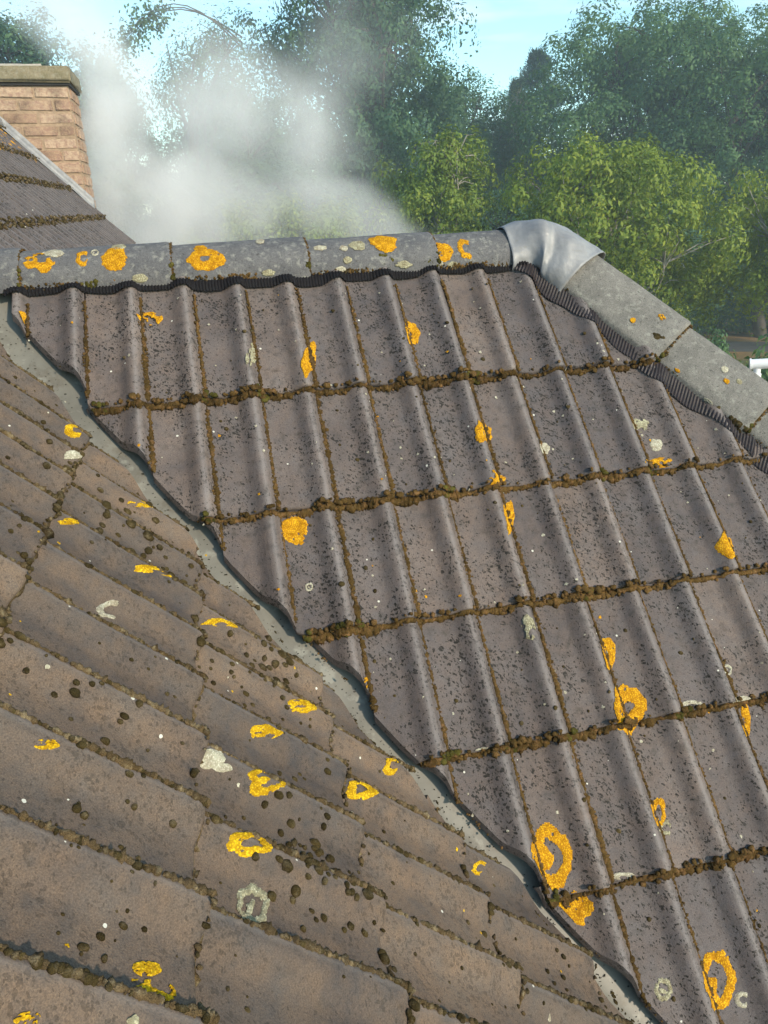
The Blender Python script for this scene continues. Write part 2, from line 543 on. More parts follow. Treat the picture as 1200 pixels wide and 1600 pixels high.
house = empty("house", (0.7, -0.3, -7.0))
tag(house, "lichen spotted tiled house roof with hipped wing, open valley and brick chimney", "house")
HI = house.matrix_world.copy(); HI.translation = (0.7, -0.3, -7.0)

def child(o, parent, world_matrix=None):
    """parent o and keep its world placement (parents here are never rotated)"""
    if world_matrix is None: world_matrix = o.matrix_basis.copy()
    o.parent = parent
    base = Vector((0.7, -0.3, -7.0)) if parent is house else Vector((0, 0, 0))
    o.matrix_parent_inverse = Matrix.Translation(-base)
    o.matrix_basis = world_matrix
    return o

def slab(name, pts, mat, t=0.03):
    bm = bmesh.new()
    a = [bm.verts.new(p) for p in pts]
    b = [bm.verts.new((p[0], p[1], p[2] - t)) for p in pts]
    bm.faces.new(a); bm.faces.new(b[::-1])
    n = len(pts)
    for i in range(n): bm.faces.new((a[i], b[i], b[(i + 1) % n], a[(i + 1) % n]))
    bmesh.ops.recalc_face_normals(bm, faces=bm.faces)
    o = obj_bm(name, bm, mat)
    return child(o, house)

def zA(y, off=0): return y * math.tan(PA) + off
def zB(x, off=0): return -(x - XB) * math.tan(PB) + off
RY, RZ = -0.305, -0.372          # ridge axis
RX1 = 1.815                      # ridge end, hip starts here
zr = zA(RY)
# boarded undersides of the slopes, a hand below the tiles
e = 3.2
wing_slope = slab("wing_roof", [(-RY - 0.33, RY, zr - .07), (RX1, RY, zr - .07), (RX1 + e, RY - e, zr - .07 - e * math.tan(PA)), (-RY - .33 + e, RY - e, zr - .07 - e * math.tan(PA))], MAT_UNDER)
XR = -0.875                      # main ridge
main_slope = slab("main_roof", [(XR, -4.2, zB(XR) - .075), (XR, 5.0, zB(XR) - .075), (1.3, 5.0, zB(1.3) - .075), (3.2, -4.2, zB(3.2) - .075)], MAT_UNDER)
back = [(-0.3, RY, zr - .004), (RX1, RY, zr - .004), (RX1 + e, RY + e, zr - e * math.tan(PA)), (1.5, RY + e, zr - e * math.tan(PA))]
slab("rear_wing_slope", back, MAT_TILE_A, .02)
slab("end_wing_slope", [(RX1, RY, zr - .008), (RX1 + e, RY - e, zr - .008 - e * math.tan(PA)), (RX1 + e, RY + e, zr - .008 - e * math.tan(PA))], MAT_TILE_A, .02)
slab("far_main_slope", [(XR, -4.2, zB(XR) - .012), (XR, 5.0, zB(XR) - .012), (XR - 3, 5.0, zB(XR) - 3.1), (XR - 3, -4.2, zB(XR) - 3.1)], MAT_TILE_B, .02)

# roof tiles of the wing
def lay(S, j, right_x, length, me_list, lines, parent, far=None):
    me = me_list[rng.integers(len(me_list))]
    o = bpy.data.objects.new("roof_tile", me)
    x0 = right_x - W_T + rng.normal(0, .0006)
    y0 = S.yt - G_T * S.c[j] + rng.normal(0, .0018)
    loc = Matrix.Translation((x0, y0, rng.normal(0, .0006))) @ Matrix.Rotation(rng.normal(0, .0035), 4, 'Z') @ Matrix.Rotation(rng.normal(0, .004), 4, 'Y')
    o.matrix_world = S.mw @ loc
    if lines and not cut(o, lines):
        bpy.data.objects.remove(o)
        return None
    link(o)
    child(o, parent, S.mw @ loc)
    return o

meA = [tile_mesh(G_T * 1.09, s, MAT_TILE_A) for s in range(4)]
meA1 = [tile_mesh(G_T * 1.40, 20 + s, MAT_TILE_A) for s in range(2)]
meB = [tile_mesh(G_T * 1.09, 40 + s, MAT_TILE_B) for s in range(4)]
for j in range(1, 9):
    for k in range(-1, 24):
        rx = SA.rope_x(k)
        if rx - W_T > 3.6: continue
        ja = 0.006 * rng.normal()
        ls = [(VAL_A[0] + Vector((ja, ja, 0)), VAL_A[1]), HIP_A]
        if k == -1: ls = [VAL_A, (Vector((0.214, 0, 0)), Vector((1, 0, 0)))]
        if k == -1 and j > 1: continue
        lay(SA, j, rx, G_T, meA1 if j == 1 else meA, ls, wing_slope)

# roof tiles of the main slope: the near ones singly
n_main = 0
for ji, cj in enumerate(B_COURSE):
    if ji == 0: continue
    if cj < -4.6 or cj > 8: continue
    for m in range(-10, 11):
        rx = SB.rope_x(m)
        if cj > 6.1 and m < 0: continue
        jit = 0.010 * rng.normal()
        ln = (VAL_B[0] + Vector((jit, jit, 0)), VAL_B[1])
        if lay(SB, ji, rx, G_T, meB, [ln] if rx < -.12 else [], main_slope): n_main += 1
# beyond the wing each roll is only a few pixels wide: one part
def far_tiles():
    V, FT, n0 = [], [], 0
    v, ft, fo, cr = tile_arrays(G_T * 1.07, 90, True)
    CR = []
    for ji, cj in enumerate(B_COURSE):
        if cj < -4.3 or cj > 3.1: continue
        for m in range(-46, -10):
            x0 = SB.rope_x(m) - W_T
            y0 = SB.yt - G_T * cj + rng.normal(0, .002)
            if m < -45: continue
            vv = v + np.array([x0, y0, rng.normal(0, .001)])
            w = SB.world(vv)
            if w[:, 0].min() > 1.3: continue
            V.append(w); FT += [ft + n0, fo + n0]; n0 += len(v); CR.append(cr)
    o = mesh_np("distant_roof_tiles", np.concatenate(V), [np.concatenate(FT)], MAT_TILE_A)  # grey tile colour; its pale crown band paints the lit rib crests
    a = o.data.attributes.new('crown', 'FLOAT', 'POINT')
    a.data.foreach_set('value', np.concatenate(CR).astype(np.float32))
    bm = bmesh.new(); bm.from_mesh(o.data)
    bmesh.ops.recalc_face_normals(bm, faces=bm.faces)
    for e_ in bm.edges:
        if len(e_.link_faces) == 2 and e_.calc_face_angle(0) > 0.9: e_.smooth = False
    bm.to_mesh(o.data); bm.free()
    o['kind'] = 'stuff'
    child(o, house)
far_tiles()

# ------------------------------------------------------------------ valley trough
def valley():
    ys = np.linspace(RY + .12, RY - 3.4, 120)
    es = np.linspace(-.30, .30, 41)
    V = []
    for y in ys:
        # bottom line where the two lowered planes meet
        x0 = XB - y * math.tan(PA) / math.tan(PB) + 0.008
        for e_ in es:
            x = x0 + e_ * .7071; yy = y + e_ * .7071
            a, b = zA(yy), -(x - XB) * math.tan(PB)
            k = .014
            z = min(k * np.logaddexp(a / k, b / k) - .034, zr - .05)
            z += .0025 * math.exp(-((e_) / .006) ** 2)            # raised centre rib
            V.append((x, yy, z))
    o = mesh_np("valley_trough", np.array(V), grid_faces(len(ys), len(es))[:, ::-1], MAT_VALLEY)
    child(o, house)
    md = o.modifiers.new("solid", 'SOLIDIFY'); md.thickness = 0.003
valley()

# ------------------------------------------------------------------ ridge and hip tiles, lead saddle
Dh = Vector((1, -1, -math.tan(PA))).normalized()
Sh = Vector((-1, -1, 0)).normalized()
Uh = Sh.cross(Dh)
if Uh.z < 0: Uh = -Uh
OH = Vector((RX1, RY, zr)) - Uh * 0.055
RIDGE = (Vector((0, RY, RZ)), Vector((1, 0, 0)), Vector((0, -1, 0)), Vector((0, 0, 1)), .105, .09)
HIP = (OH, Dh, Sh, Uh, .14, .105)

def arc_u(a, fr):
    # the hip tiles are flatter sided with a blunt crest
    f = .75 if fr is HIP else .15
    return math.cos(a) * (1 - f) + f * (1 - (abs(math.sin(a)) * .94) ** 1.25 if abs(a) < math.pi / 2 else .075 * math.cos((abs(a) - math.pi / 2) * 1.0) - (abs(a) - math.pi / 2) * .9)

def arc_tile(fr, t0, t1, mat, seed, raise_end=0.0, grow=0.0):
    """half-round capping tile from t0 to t1 along the frame; its t1 end (or t0 when raise_end<0) laps over the next"""
    O, D, S, U, hw, ht = fr
    r = np.random.default_rng(seed)
    nt, na = 14, 25
    L = t1 - t0
    ts = np.concatenate([[0, .004, .012], np.linspace(.03, L - .03, nt - 6), [L - .012, L - .004, L]])
    an = np.linspace(-98, 98, na)
    V = []
    def ring(t, k, inset):
        out = []
        for a in an:
            a_ = math.radians(a)
            s = math.sin(a_) * (hw + k - inset); u = arc_u(a_, fr) * (ht + k - inset)
            out.append(O + D * (t0 + t) + S * s + U * u)
        return out
    for t in ts:
        rnd = -.004 if t in (0, L) else (-.001 if min(t, L - t) < .005 else 0)
        k = grow + raise_end * (t / L if raise_end > 0 else (t / L - 1)) + rnd + r.normal(0, .0004)
        V += ring(t, k, 0)
    for t in ts:
        k = grow + raise_end * (t / L if raise_end > 0 else (t / L - 1))
        V += ring(t, k, .014)
    V = np.array([tuple(p) for p in V])
    V += r.normal(0, .0003, V.shape)
    nt = len(ts)
    f = grid_faces(nt, na)
    n = nt * na
    idx = np.arange(n).reshape(nt, na)
    F = [f, (f + n)[:, ::-1]]
    for a in (idx[:, 0], idx[:, -1][::-1], idx[0, :][::-1], idx[-1, :]):
        F.append(np.stack([a[:-1], a[1:], a[1:] + n, a[:-1] + n], 1))
    return V, np.concatenate(F)

def add_arc(name, *a, **k):
    V, F = arc_tile(*a, **k)
    o = mesh_np(name, V, F, a[3])
    bm = bmesh.new(); bm.from_mesh(o.data)
    bmesh.ops.recalc_face_normals(bm, faces=bm.faces)
    for e_ in bm.edges:
        if len(e_.link_faces) == 2 and e_.calc_face_angle(0) > 0.9: e_.smooth = False
    bm.to_mesh(o.data); bm.free()
    return child(o, house)

# each ridge tile laps over its right-hand neighbour
RJ = [-0.20, 0.205, 0.612, 1.005, 1.402, 1.80]
for i in range(5):
    add_arc("ridge_tile", RIDGE, RJ[i] - .0, RJ[i + 1] + (.03 if i < 4 else 0), MAT_RIDGE, 100 + i, raise_end=.011, grow=-.002)
HJ = [0.06, 0.53, 0.862, 1.19, 1.52, 1.85]
for i in range(5):
    add_arc("hip_tile", HIP, HJ[i] - .01, HJ[i + 1] + .025, MAT_HIP, 120 + i, raise_end=.016, grow=-.004)
# ridge tiles of the main roof, running away to the chimney
MR = (Vector((XR, 0, zB(XR) - .075)), Vector((0, 1, 0)), Vector((1, 0, 0)), Vector((0, 0, 1)), .105, .09)
for i in range(20):
    add_arc("ridge_tile", MR, -3.3 + i * .41, -3.3 + (i + 1) * .41 + .02, MAT_RIDGE, 140 + i, raise_end=.01)

def bez(a, b, c, t): return a * (1 - t) ** 2 + b * 2 * t * (1 - t) + c * t * t

def lead_cap():
    n, na = 46, 41
    P0 = RIDGE[0] + RIDGE[1] * 1.668
    P2 = HIP[0] + HIP[1] * 0.196
    P1 = Vector((RX1 + .01, RY, (P0.z + zr - .055) / 2 + .036))
    V = []
    for i in range(n):
        t = i / (n - 1)
        c = bez(P0, P1, P2, t)
        w = sstep(0.1, .9, t)
        S = (RIDGE[2] * (1 - w) + HIP[2] * w).normalized()
        U = (RIDGE[3] * (1 - w) + HIP[3] * w).normalized()
        hw = RIDGE[4] * (1 - w) + HIP[4] * w + .006 + .012 * math.sin(math.pi * t)
        ht = RIDGE[5] * (1 - w) + HIP[5] * w + .009 + .010 * math.exp(-((t - .33) / .2) ** 2)
        flare = .004 * math.exp(-(min(t, 1 - t) / .03) ** 2)
        for q in range(na):
            a = math.radians(-104 + 208 * q / (na - 1))
            # beaten facets and dents
            d = .0045 * math.sin(5.1 * a + 7 * t) * math.sin(9 * t + 1.3) + .003 * math.sin(13 * t - 3 * a)
            d += .0010 * math.sin(31 * t + 11 * a) * math.sin(19 * a - 8 * t) + .0006 * math.sin(47 * t - 23 * a)
            d -= .018 * math.exp(-((t - .62) / .13) ** 2 - ((a - .95) / .35) ** 2)
            d += .012 * math.exp(-((t - .40) / .12) ** 2 - ((a - .55) / .35) ** 2)
            k = 1.0 + (d + flare) / hw
            V.append(tuple(c + S * (math.sin(a) * hw * k) + U * (math.cos(a) * ht * k)))
    o = mesh_np("lead_saddle", np.array(V), grid_faces(n, na), MAT_LEAD)
    md = o.modifiers.new("solid", 'SOLIDIFY'); md.thickness = 0.003; md.offset = -1
    child(o, house)
lead_cap()

# pleated ventilation strips
def ridge_vent():
    V, F = [], []
    L0, L1 = 0.19, 1.80
    n = int((L1 - L0) / .0022)
    rows = 6
    for i in range(n):
        x = L0 + (L1 - L0) * i / n
        ph = (i % 4)
        tooth = (0, .0035, .0035, 0)[ph]
        y_top = RY - .088
        z_top = RZ + .004
        yl = -.421 + .006 * math.sin(x * 5) + .003 * math.sin(x * 23)
        u, v = x, -yl / math.cos(PA)
        h = float(SA.height(u, -v))
        bl = Vector(SA.world([(u, -v, h + .001)])[0])
        for r in range(rows):
            f = r / (rows - 1)
            p = Vector((x, y_top, z_top)).lerp(bl, f)
            p += Vector((0, -.5, .85)) * tooth * (0.4 + .6 * f) + Vector((0, -.6, .5)) * .010 * math.sin(math.pi * f)
            V.append(tuple(p))
    o = mesh_np("ridge_vent_strip", np.array(V), grid_faces(n, rows)[:, ::-1], MAT_COMB, smooth=False)
    child(o, house)
ridge_vent()

def hip_vent():
    V = []
    L0, L1 = 0.0, 2.2
    n = int((L1 - L0) / .0026)
    rows = 9
    for i in range(n):
        t = L0 + (L1 - L0) * i / n
        ph = i % 4
        tooth = (0, .0042, .0042, 0)[ph]
        base = OH + Dh * t
        a = base + Sh * .128 + Uh * .008
        out = .174 + .006 * math.sin(t * 14) + .004 * math.sin(t * 47 + 1)
        q = base + Sh * out
        v = -q.y / math.cos(PA)
        h = float(SA.height(q.x, -v))
        b = Vector(SA.world([(q.x, -v, h + .0015)])[0])
        for r in range(rows):
            f = r / (rows - 1)
            m_ = base + Sh * (.128 + (out - .128) * f)
            v2 = -m_.y / math.cos(PA)
            hh = max(float(SA.height(m_.x, -v2)) * .9 + .002, 0)
            s = Vector(SA.world([(m_.x, -v2, hh)])[0])
            p = a.lerp(b, f)
            w = float(sstep(.25, .8, f))
            p = p.lerp(s, w * .8) + Vector(SA.z) * (tooth * (.3 + .7 * min(1, f * 2)))
            V.append(tuple(p))
    o = mesh_np("hip_vent_strip", np.array(V), grid_faces(n, rows)[:, ::-1], MAT_COMB_H, smooth=False)
    child(o, house)
hip_vent()

# ------------------------------------------------------------------ chimney
CH_Y, CH_X1, CH_X0, CH_D = 4.9, -0.178, -1.60, 0.62
def box_bm(bm, x0, x1, y0, y1, z0, z1, bev=0.0):
    r = bmesh.ops.create_cube(bm, size=1)
    for v in r['verts']:
        v.co = Vector(((x0 + x1) / 2 + v.co.x * (x1 - x0), (y0 + y1) / 2 + v.co.y * (y1 - y0), (z0 + z1) / 2 + v.co.z * (z1 - z0)))
    if bev:
        es = {e_ for v in r['verts'] for e_ in v.link_edges}
        bmesh.ops.bevel(bm, geom=list(es), offset=bev, segments=2, affect='EDGES', profile=.6)
bm = bmesh.new()
box_bm(bm, CH_X0 + .008, CH_X1 - .008, CH_Y + .008, CH_Y + CH_D - .008, -3.0, .815)
chimney = obj_bm("chimney", bm, MAT_JOINT)
child(chimney, house)
bh, bl, gp = .0968, .285, .012
brick_me = {}
def brick(cx, cy, cz, lx, ly, lz):
    key = (round(lx, 3), round(ly, 3), int(rng.integers(3)))
    if key not in brick_me:
        bm = bmesh.new()
        r = bmesh.ops.create_cube(bm, size=1)
        for v in r['verts']: v.co = Vector((v.co.x * lx, v.co.y * ly, v.co.z * lz))
        bmesh.ops.bevel(bm, geom=bm.edges[:], offset=.009, segments=2, affect='EDGES')
        for v in bm.verts: v.co += Vector(rng.normal(0, .0016, 3))
        me = bpy.data.meshes.new("brick"); bm.to_mesh(me); bm.free()
        me.materials.append(MAT_BRICK)
        brick_me[key] = me
    o = bpy.data.objects.new("brick", brick_me[key])
    link(o)
    child(o, chimney, Matrix.Translation((cx, cy, cz)) @ Matrix.Rotation(rng.normal(0, .006), 4, 'Y'))
nrow = 12
for r_ in range(nrow):
    z = .815 - bh * (r_ + .5)
    off = (0, .5)[r_ % 2] * bl
    x1 = CH_X1
    first = bl if r_ % 2 == 0 else bl / 2
    while x1 > CH_X0 + .05:
        x0 = max(x1 - first, CH_X0)
        first = bl
        if x1 - x0 > .05:
            brick((x0 + x1) / 2, CH_Y + .045 + rng.normal(0, .002), z, x1 - x0 - gp, .09, bh - gp)
        x1 = x0
    y0 = CH_Y + (.09 if r_ % 2 == 0 else .0)
    y0 = CH_Y + .092
    first = bl / 2 if r_ % 2 else bl * .95
    while y0 < CH_Y + CH_D - .04:
        y1 = min(y0 + first, CH_Y + CH_D)
        first = bl
        if y1 - y0 > .05:
            brick(CH_X1 - .045, (y0 + y1) / 2, z, .09, y1 - y0 - gp, bh - gp)
        y0 = y1
bm = bmesh.new()
box_bm(bm, CH_X0 - .02, CH_X1 + .03, CH_Y - .03, CH_Y + CH_D + .03, .838, .955, .016)
for v in bm.verts: v.co += Vector(rng.normal(0, .003, 3))
bmesh.ops.subdivide_edges(bm, edges=bm.edges[:], cuts=3, use_grid_fill=True)
for v in bm.verts: v.co += Vector(rng.normal(0, .0025, 3))
child(obj_bm("coping_slab", bm, MAT_COPING, smooth=True), chimney)
bm = bmesh.new()
box_bm(bm, CH_X0 - .006, CH_X1 + .014, CH_Y - .012, CH_Y + CH_D + .012, .815, .838, .004)
child(obj_bm("dark_course", bm, MAT_UNDER), chimney)  # thin dark band beneath the coping slab
# sloping mortar bed on top
bm = bmesh.new()
lo = [(CH_X0 + .05, CH_Y + .05, .953), (CH_X1 - .15, CH_Y + .05, .953), (CH_X1 - .15, CH_Y + CH_D - .05, .953), (CH_X0 + .05, CH_Y + CH_D - .05, .953)]
hi = [(CH_X0 + .2, CH_Y + .14, .998), (CH_X1 - .22, CH_Y + .14, .992), (CH_X1 - .24, CH_Y + CH_D - .16, .995), (CH_X0 + .2, CH_Y + CH_D - .16, .998)]
a = [bm.verts.new(p) for p in lo]; b = [bm.verts.new(p) for p in hi]
bm.faces.new(a[::-1]); bm.faces.new(b)
for i in range(4): bm.faces.new((a[i], a[(i + 1) % 4], b[(i + 1) % 4], b[i]))
bmesh.ops.subdivide_edges(bm, edges=bm.edges[:], cuts=5, use_grid_fill=True)
for v in bm.verts: v.co += Vector(rng.normal(0, .004, 3))
child(obj_bm("mortar_bed", bm, MAT_MORTAR, smooth=True), chimney)

def flashing():
    # stepped down the slope where the chimney face meets the tiles
    prof = [(-.10, .036), (-.07, .040), (-.04, .036), (-.02, .040), (-.006, .05), (-.003, .075), (-.004, .105)]
    ss = np.linspace(-.86, -.12, 40)
    V = []
    for s in ss:
        for i, (dy, dz) in enumerate(prof):
            w = .004 * math.sin(s * 17 + i) + .002 * math.sin(s * 41)
            V.append((s, CH_Y + dy + (w if i < 4 else -abs(w) * .5), zB(s) + dz * 1.25 + w * .4))
    o = mesh_np("lead_flashing", np.array(V), grid_faces(len(ss), len(prof)), MAT_LEAD)
    md = o.modifiers.new("solid", 'SOLIDIFY'); md.thickness = 0.004
    child(o, house)
    # raised lap end near the ridge
flashing()
bm = bmesh.new()
n_ = 14
for (sx, dy) in ((-.93, -.20), (-.80, -.19)):
    pass
V = []
for i in range(n_):
    t = i / (n_ - 1)
    for q in range(9):
        a = math.radians(-90 + 180 * q / 8)
        x = XR + math.sin(a) * .135
        z = zB(XR) - .075 + math.cos(a) * (.115 + .03 * t)
        V.append((x, CH_Y - .26 + t * .25, z + .003 * math.sin(7 * t + q)))
o = mesh_np("lead_ridge_end", np.array(V), grid_faces(n_, 9), MAT_LEAD)
md = o.modifiers.new("solid", 'SOLIDIFY'); md.thickness = 0.004
child(o, house)
# verge board and plain gable wall below the far end of the main slope
slab("gable_wall", [(XR, 5.02, zB(XR) - .09), (1.3, 5.02, zB(1.3) - .09), (1.3, 5.26, zB(1.3) - .09), (XR, 5.26, zB(XR) - .09)], MAT_BRICK, 2.4)

# ------------------------------------------------------------------ moss
def ico(sub):
    bm = bmesh.new()
    bmesh.ops.create_icosphere(bm, subdivisions=sub, radius=1)
    v = np.array([x.co[:] for x in bm.verts]); f = np.array([[q.index for q in x.verts] for x in bm.faces])
    bm.free()
    return v, f
ICO1, ICO2, ICO3 = ico(1), ico(2), ico(3)

class Blobs:
    def __init__(s, tmpl, j=.24):
        s.j = j; s.v, s.f = tmpl; s.P, s.R, s.N = [], [], []
    def add(s, p, r, nrm, flat=.8):
        s.P.append(p); s.R.append((r, flat)); s.N.append(nrm)
    def arrays(s, n0):
        P = np.array(s.P, dtype=float); R = np.array(s.R); N = np.array(s.N, dtype=float)
        n = len(P)
        if not n: return np.zeros((0, 3)), np.zeros((0, 3), int)
        k = len(s.v)
        jit = 1 + rng.normal(0, s.j, (n, k, 1))
        d = s.v[None] * jit
        ang = rng.uniform(0, 6.28, n)
        ca, sa = np.cos(ang), np.sin(ang)
        el = rng.uniform(.75, 1.35, n)
        x = (d[..., 0] * ca[:, None] - d[..., 1] * sa[:, None]) * el[:, None]
        y = d[..., 0] * sa[:, None] + d[..., 1] * ca[:, None]
        z = d[..., 2] * R[:, 1][:, None]
        t1 = np.cross(N, np.array([.3, .9, .1])); t1 /= np.linalg.norm(t1, axis=1)[:, None]
        t2 = np.cross(N, t1)
        W = (x[..., None] * t1[:, None] + y[..., None] * t2[:, None] + z[..., None] * N[:, None]) * R[:, 0][:, None, None] + P[:, None]
        F = (s.f[None] + (np.arange(n) * k)[:, None, None] + n0).reshape(-1, 3)
        return W.reshape(-1, 3), F

def build_blobs(name, sets, mat, label, ropes=(), smooth=False):
    V, F, n0 = [], [], 0
    for b in sets:
        v, f = b.arrays(n0)
        V.append(v); F.append(f); n0 += len(v)
    for v, f in ropes:
        f = f + n0
        V.append(v); F += [f[:, [0, 1, 2]], f[:, [0, 2, 3]]]; n0 += len(v)
    o = mesh_np(name, np.concatenate(V), np.concatenate(F).astype(np.int64), mat, smooth=smooth)
    return tag(o, label, kind='stuff')

def ok_A(w):   # on the visible wing slope
    return side(VAL_A, w[0], w[1]) > -.002 and side(HIP_A, w[0], w[1]) > .06 and w[1] < -.44
def ok_B(w):
    return side(VAL_B, w[0], w[1]) > -.003

joint = Blobs(ICO1); joint2 = Blobs(ICO2); green = Blobs(ICO2, .10); brown = Blobs(ICO2, .07); brown1 = Blobs(ICO1); beads = Blobs(ICO1)
NA, NB = np.array(SA.z), np.array(SB.z)

def put(S, store, x, y, r, flat=.8, lift=.0):
    h = float(S.height(x, y)) + lift
    w = S.world([(x, y, h)])[0]
    if (ok_A if S is SA else ok_B)(w):
        store.add(w, r, NA if S is SA else NB, flat)
        return True
    return False

def rope(S, pts, rad, okf, ns=7):
    """continuous lumpy cord of moss along local points (x, y, lift)"""
    out = []
    run = []
    def flush():
        if len(run) > 3:
            c = np.array([q[0] for q in run]); r_ = np.array([q[1] for q in run])
            t = np.gradient(c, axis=0); t /= np.linalg.norm(t, axis=1)[:, None] + 1e-9
            nz = np.array(S.z); b = np.cross(t, nz)
            g = np.arange(ns) / ns * 2 * math.pi
            v = c[:, None] + (b[:, None] * np.cos(g)[None, :, None] + nz * (np.sin(g) * .9)[None, :, None]) * (r_[:, None, None] * (1 + rng.normal(0, .20, (len(c), ns, 1))))
            v = v.reshape(-1, 3)
            i = (np.arange(len(c) - 1) * ns)[:, None] + np.arange(ns)[None]
            j2 = (np.arange(len(c) - 1) * ns)[:, None] + (np.arange(ns) + 1)[None] % ns
            out.append((v, np.stack([i, j2, j2 + ns, i + ns], -1).reshape(-1, 4)))
        run.clear()
    for (x, y, l), r_ in zip(pts, rad):
        w = S.world([(x, y, float(S.height(x, y)) + l)])[0]
        if okf(w) and r_ > 0: run.append((w, r_))
        else: flush()
    flush()
    return out
def wander(n, s, sc):
    a = rng.normal(0, 1, n + 40)
    k = np.exp(-np.linspace(-2, 2, max(3, int(s))) ** 2); k /= np.sqrt((k ** 2).sum())
    return np.convolve(a, k, 'same')[20:20 + n] * sc
ROPES_A, ROPES_B = [], []
for k in range(-1, 22):
    dens = (0.75, 1.15, 0.9)[k % 3] * (1 if k < 8 else .72)
    for j in range(1, 8):
        y1, y0 = SA.yt - G_T * A_COURSE[j], SA.yt - G_T * A_COURSE[j - 1]
        ys = np.arange(y1, y0, .0021); n = len(ys)
        f = (ys - y1) / (y0 - y1)
        rad = .0053 * dens * (1.15 - (.8 if j == 1 else .45) * f) * (1 + wander(n, 8, .34)) + .0004
        dx = wander(n, 9, .0008)
        ROPES_A += rope(SA, [(SA.rope_x(k) + .0016 + a, y, .0008) for a, y in zip(dx, ys)], rad, ok_A)
for j in range(1, 8):
    yb = SA.yt - G_T * A_COURSE[j]
    xs_ = np.arange(.2, 3.3, .0024); n = len(xs_)
    rad = .0105 * (1 + wander(n, 14, .34)) * (.9 + .15 * np.sin(xs_ * 9 + j * 2.1)) * np.where(xs_ > 1.8, .78, 1)
    ROPES_A += rope(SA, [(x, yb - .0055 + a, .0010) for a, x in zip(wander(n, 12, .0012), xs_)], rad, ok_A)
for m in range(-9, 9):
    for j in range(1, len(B_COURSE) - 3):
        if B_COURSE[j] < -1.1: continue
        y1, y0 = SB.yt - G_T * B_COURSE[j], SB.yt - G_T * B_COURSE[j - 1]
        ys = np.arange(y1, y0, .0024); n = len(ys)
        f = (ys - y1) / (y0 - y1)
        rad = .0046 * (1.15 - .5 * f) * (1 + wander(n, 7, .5)) - .0002
        ROPES_B += rope(SB, [(SB.rope_x(m) - .0150 + a, y, .0002) for a, y in zip(wander(n, 9, .0007), ys)], rad, ok_B)
for j in range(1, len(B_COURSE) - 3):
    if B_COURSE[j] < -1.1: continue
    yb = SB.yt - G_T * B_COURSE[j]
    xs_ = np.arange(-3.3, -.45, .0026); n = len(xs_)
    rad = .0044 * (1 + wander(n, 12, .5))
    ROPES_B += rope(SB, [(x, yb - .001 + a, .000) for a, x in zip(wander(n, 12, .001), xs_)], rad, ok_B)

# joints running down the wing slope
for k in range(-1, 22):
    base = (0.55, 1.0, 0.75)[k % 3] * rng.uniform(.8, 1.15)
    for j in range(1, 8):
        y1, y0 = SA.yt - G_T * A_COURSE[j], SA.yt - G_T * A_COURSE[j - 1]
        dens = base * rng.uniform(.75, 1.2)
        if k >= 8: dens *= .75
        y = y1
        ph = rng.uniform(0, 6)
        while y < y0:
            f = (y - y1) / (y0 - y1)
            d = dens * (1.25 - .75 * f) if j == 1 else dens * (1.1 - .35 * f)
            d *= .8 + .45 * math.sin(y * 31 + ph)
            if rng.random() < .35 + .65 * d:
                r = rng.uniform(.0020, .0050) * (.6 + .6 * d)
                x = SA.rope_x(k) + rng.normal(.0015, .0032)
                put(SA, joint, x, y, r, .9, .001)
            y += .0034
# mossy course lines of the wing
for j in range(1, 8):
    yb = SA.yt - G_T * A_COURSE[j]
    x = 0.2
    while x < 3.3:
        t = ((x - SA.xr) / W_T) % 1.0
        d = .75 + .3 * math.sin(x * 9 + j * 2.1) + .2 * math.sin(x * 31 + j)
        if x > 1.75: d *= .6
        for _ in range(2):
            if rng.random() < .85 * d:
                r = rng.uniform(.0028, .0080) * (.8 + .4 * d)
                put(SA, joint if r < .0075 else joint2, x + rng.normal(0, .003), yb - rng.uniform(.000, .021) + .006, r, .85, rng.uniform(-.001, .006))
        # hummocks beside the rolls
        if (t < .12 or rng.random() < .02) and rng.random() < .19 * d:
            for _ in range(rng.integers(7, 16)):
                put(SA, green, x + rng.normal(0, .012), yb + rng.normal(-.003, .007), rng.uniform(.0035, .0085), .8, .004)
        x += .0048
# single cushions on the pans of the wing
for _ in range(240):
    x, y = rng.uniform(.2, 2.6), rng.uniform(-2.9, -.6)
    put(SA, brown, x, y, rng.uniform(.0018, .0058) * rng.uniform(.6, 1.2), .7)
# main slope: joints as thin beaded lines
for m in range(-9, 9):
    for j in range(1, len(B_COURSE) - 3):
        if B_COURSE[j] < -1.1: continue
        y1, y0 = SB.yt - G_T * B_COURSE[j], SB.yt - G_T * B_COURSE[j - 1]
        dens = rng.uniform(.55, 1.0)
        y = y1
        ph = rng.uniform(0, 6)
        while y < y0:
            f = (y - y1) / (y0 - y1)
            d = dens * (1.2 - .7 * f) * (.75 + .5 * math.sin(y * 40 + ph))
            if rng.random() < .40 + .7 * d:
                x = SB.rope_x(m) + rng.normal(.0, .0012)
                put(SB, beads if rng.random() < .7 else brown1, x - .0165, y, rng.uniform(.0020, .0056) * (.75 + .5 * d), .9, .0006)
            if rng.random() < .03 * d:
                for _ in range(3): put(SB, brown, SB.rope_x(m) - .017 + rng.normal(0, .003), y + rng.normal(0, .004), rng.uniform(.003, .0062), .8, .002)
            y += .0030
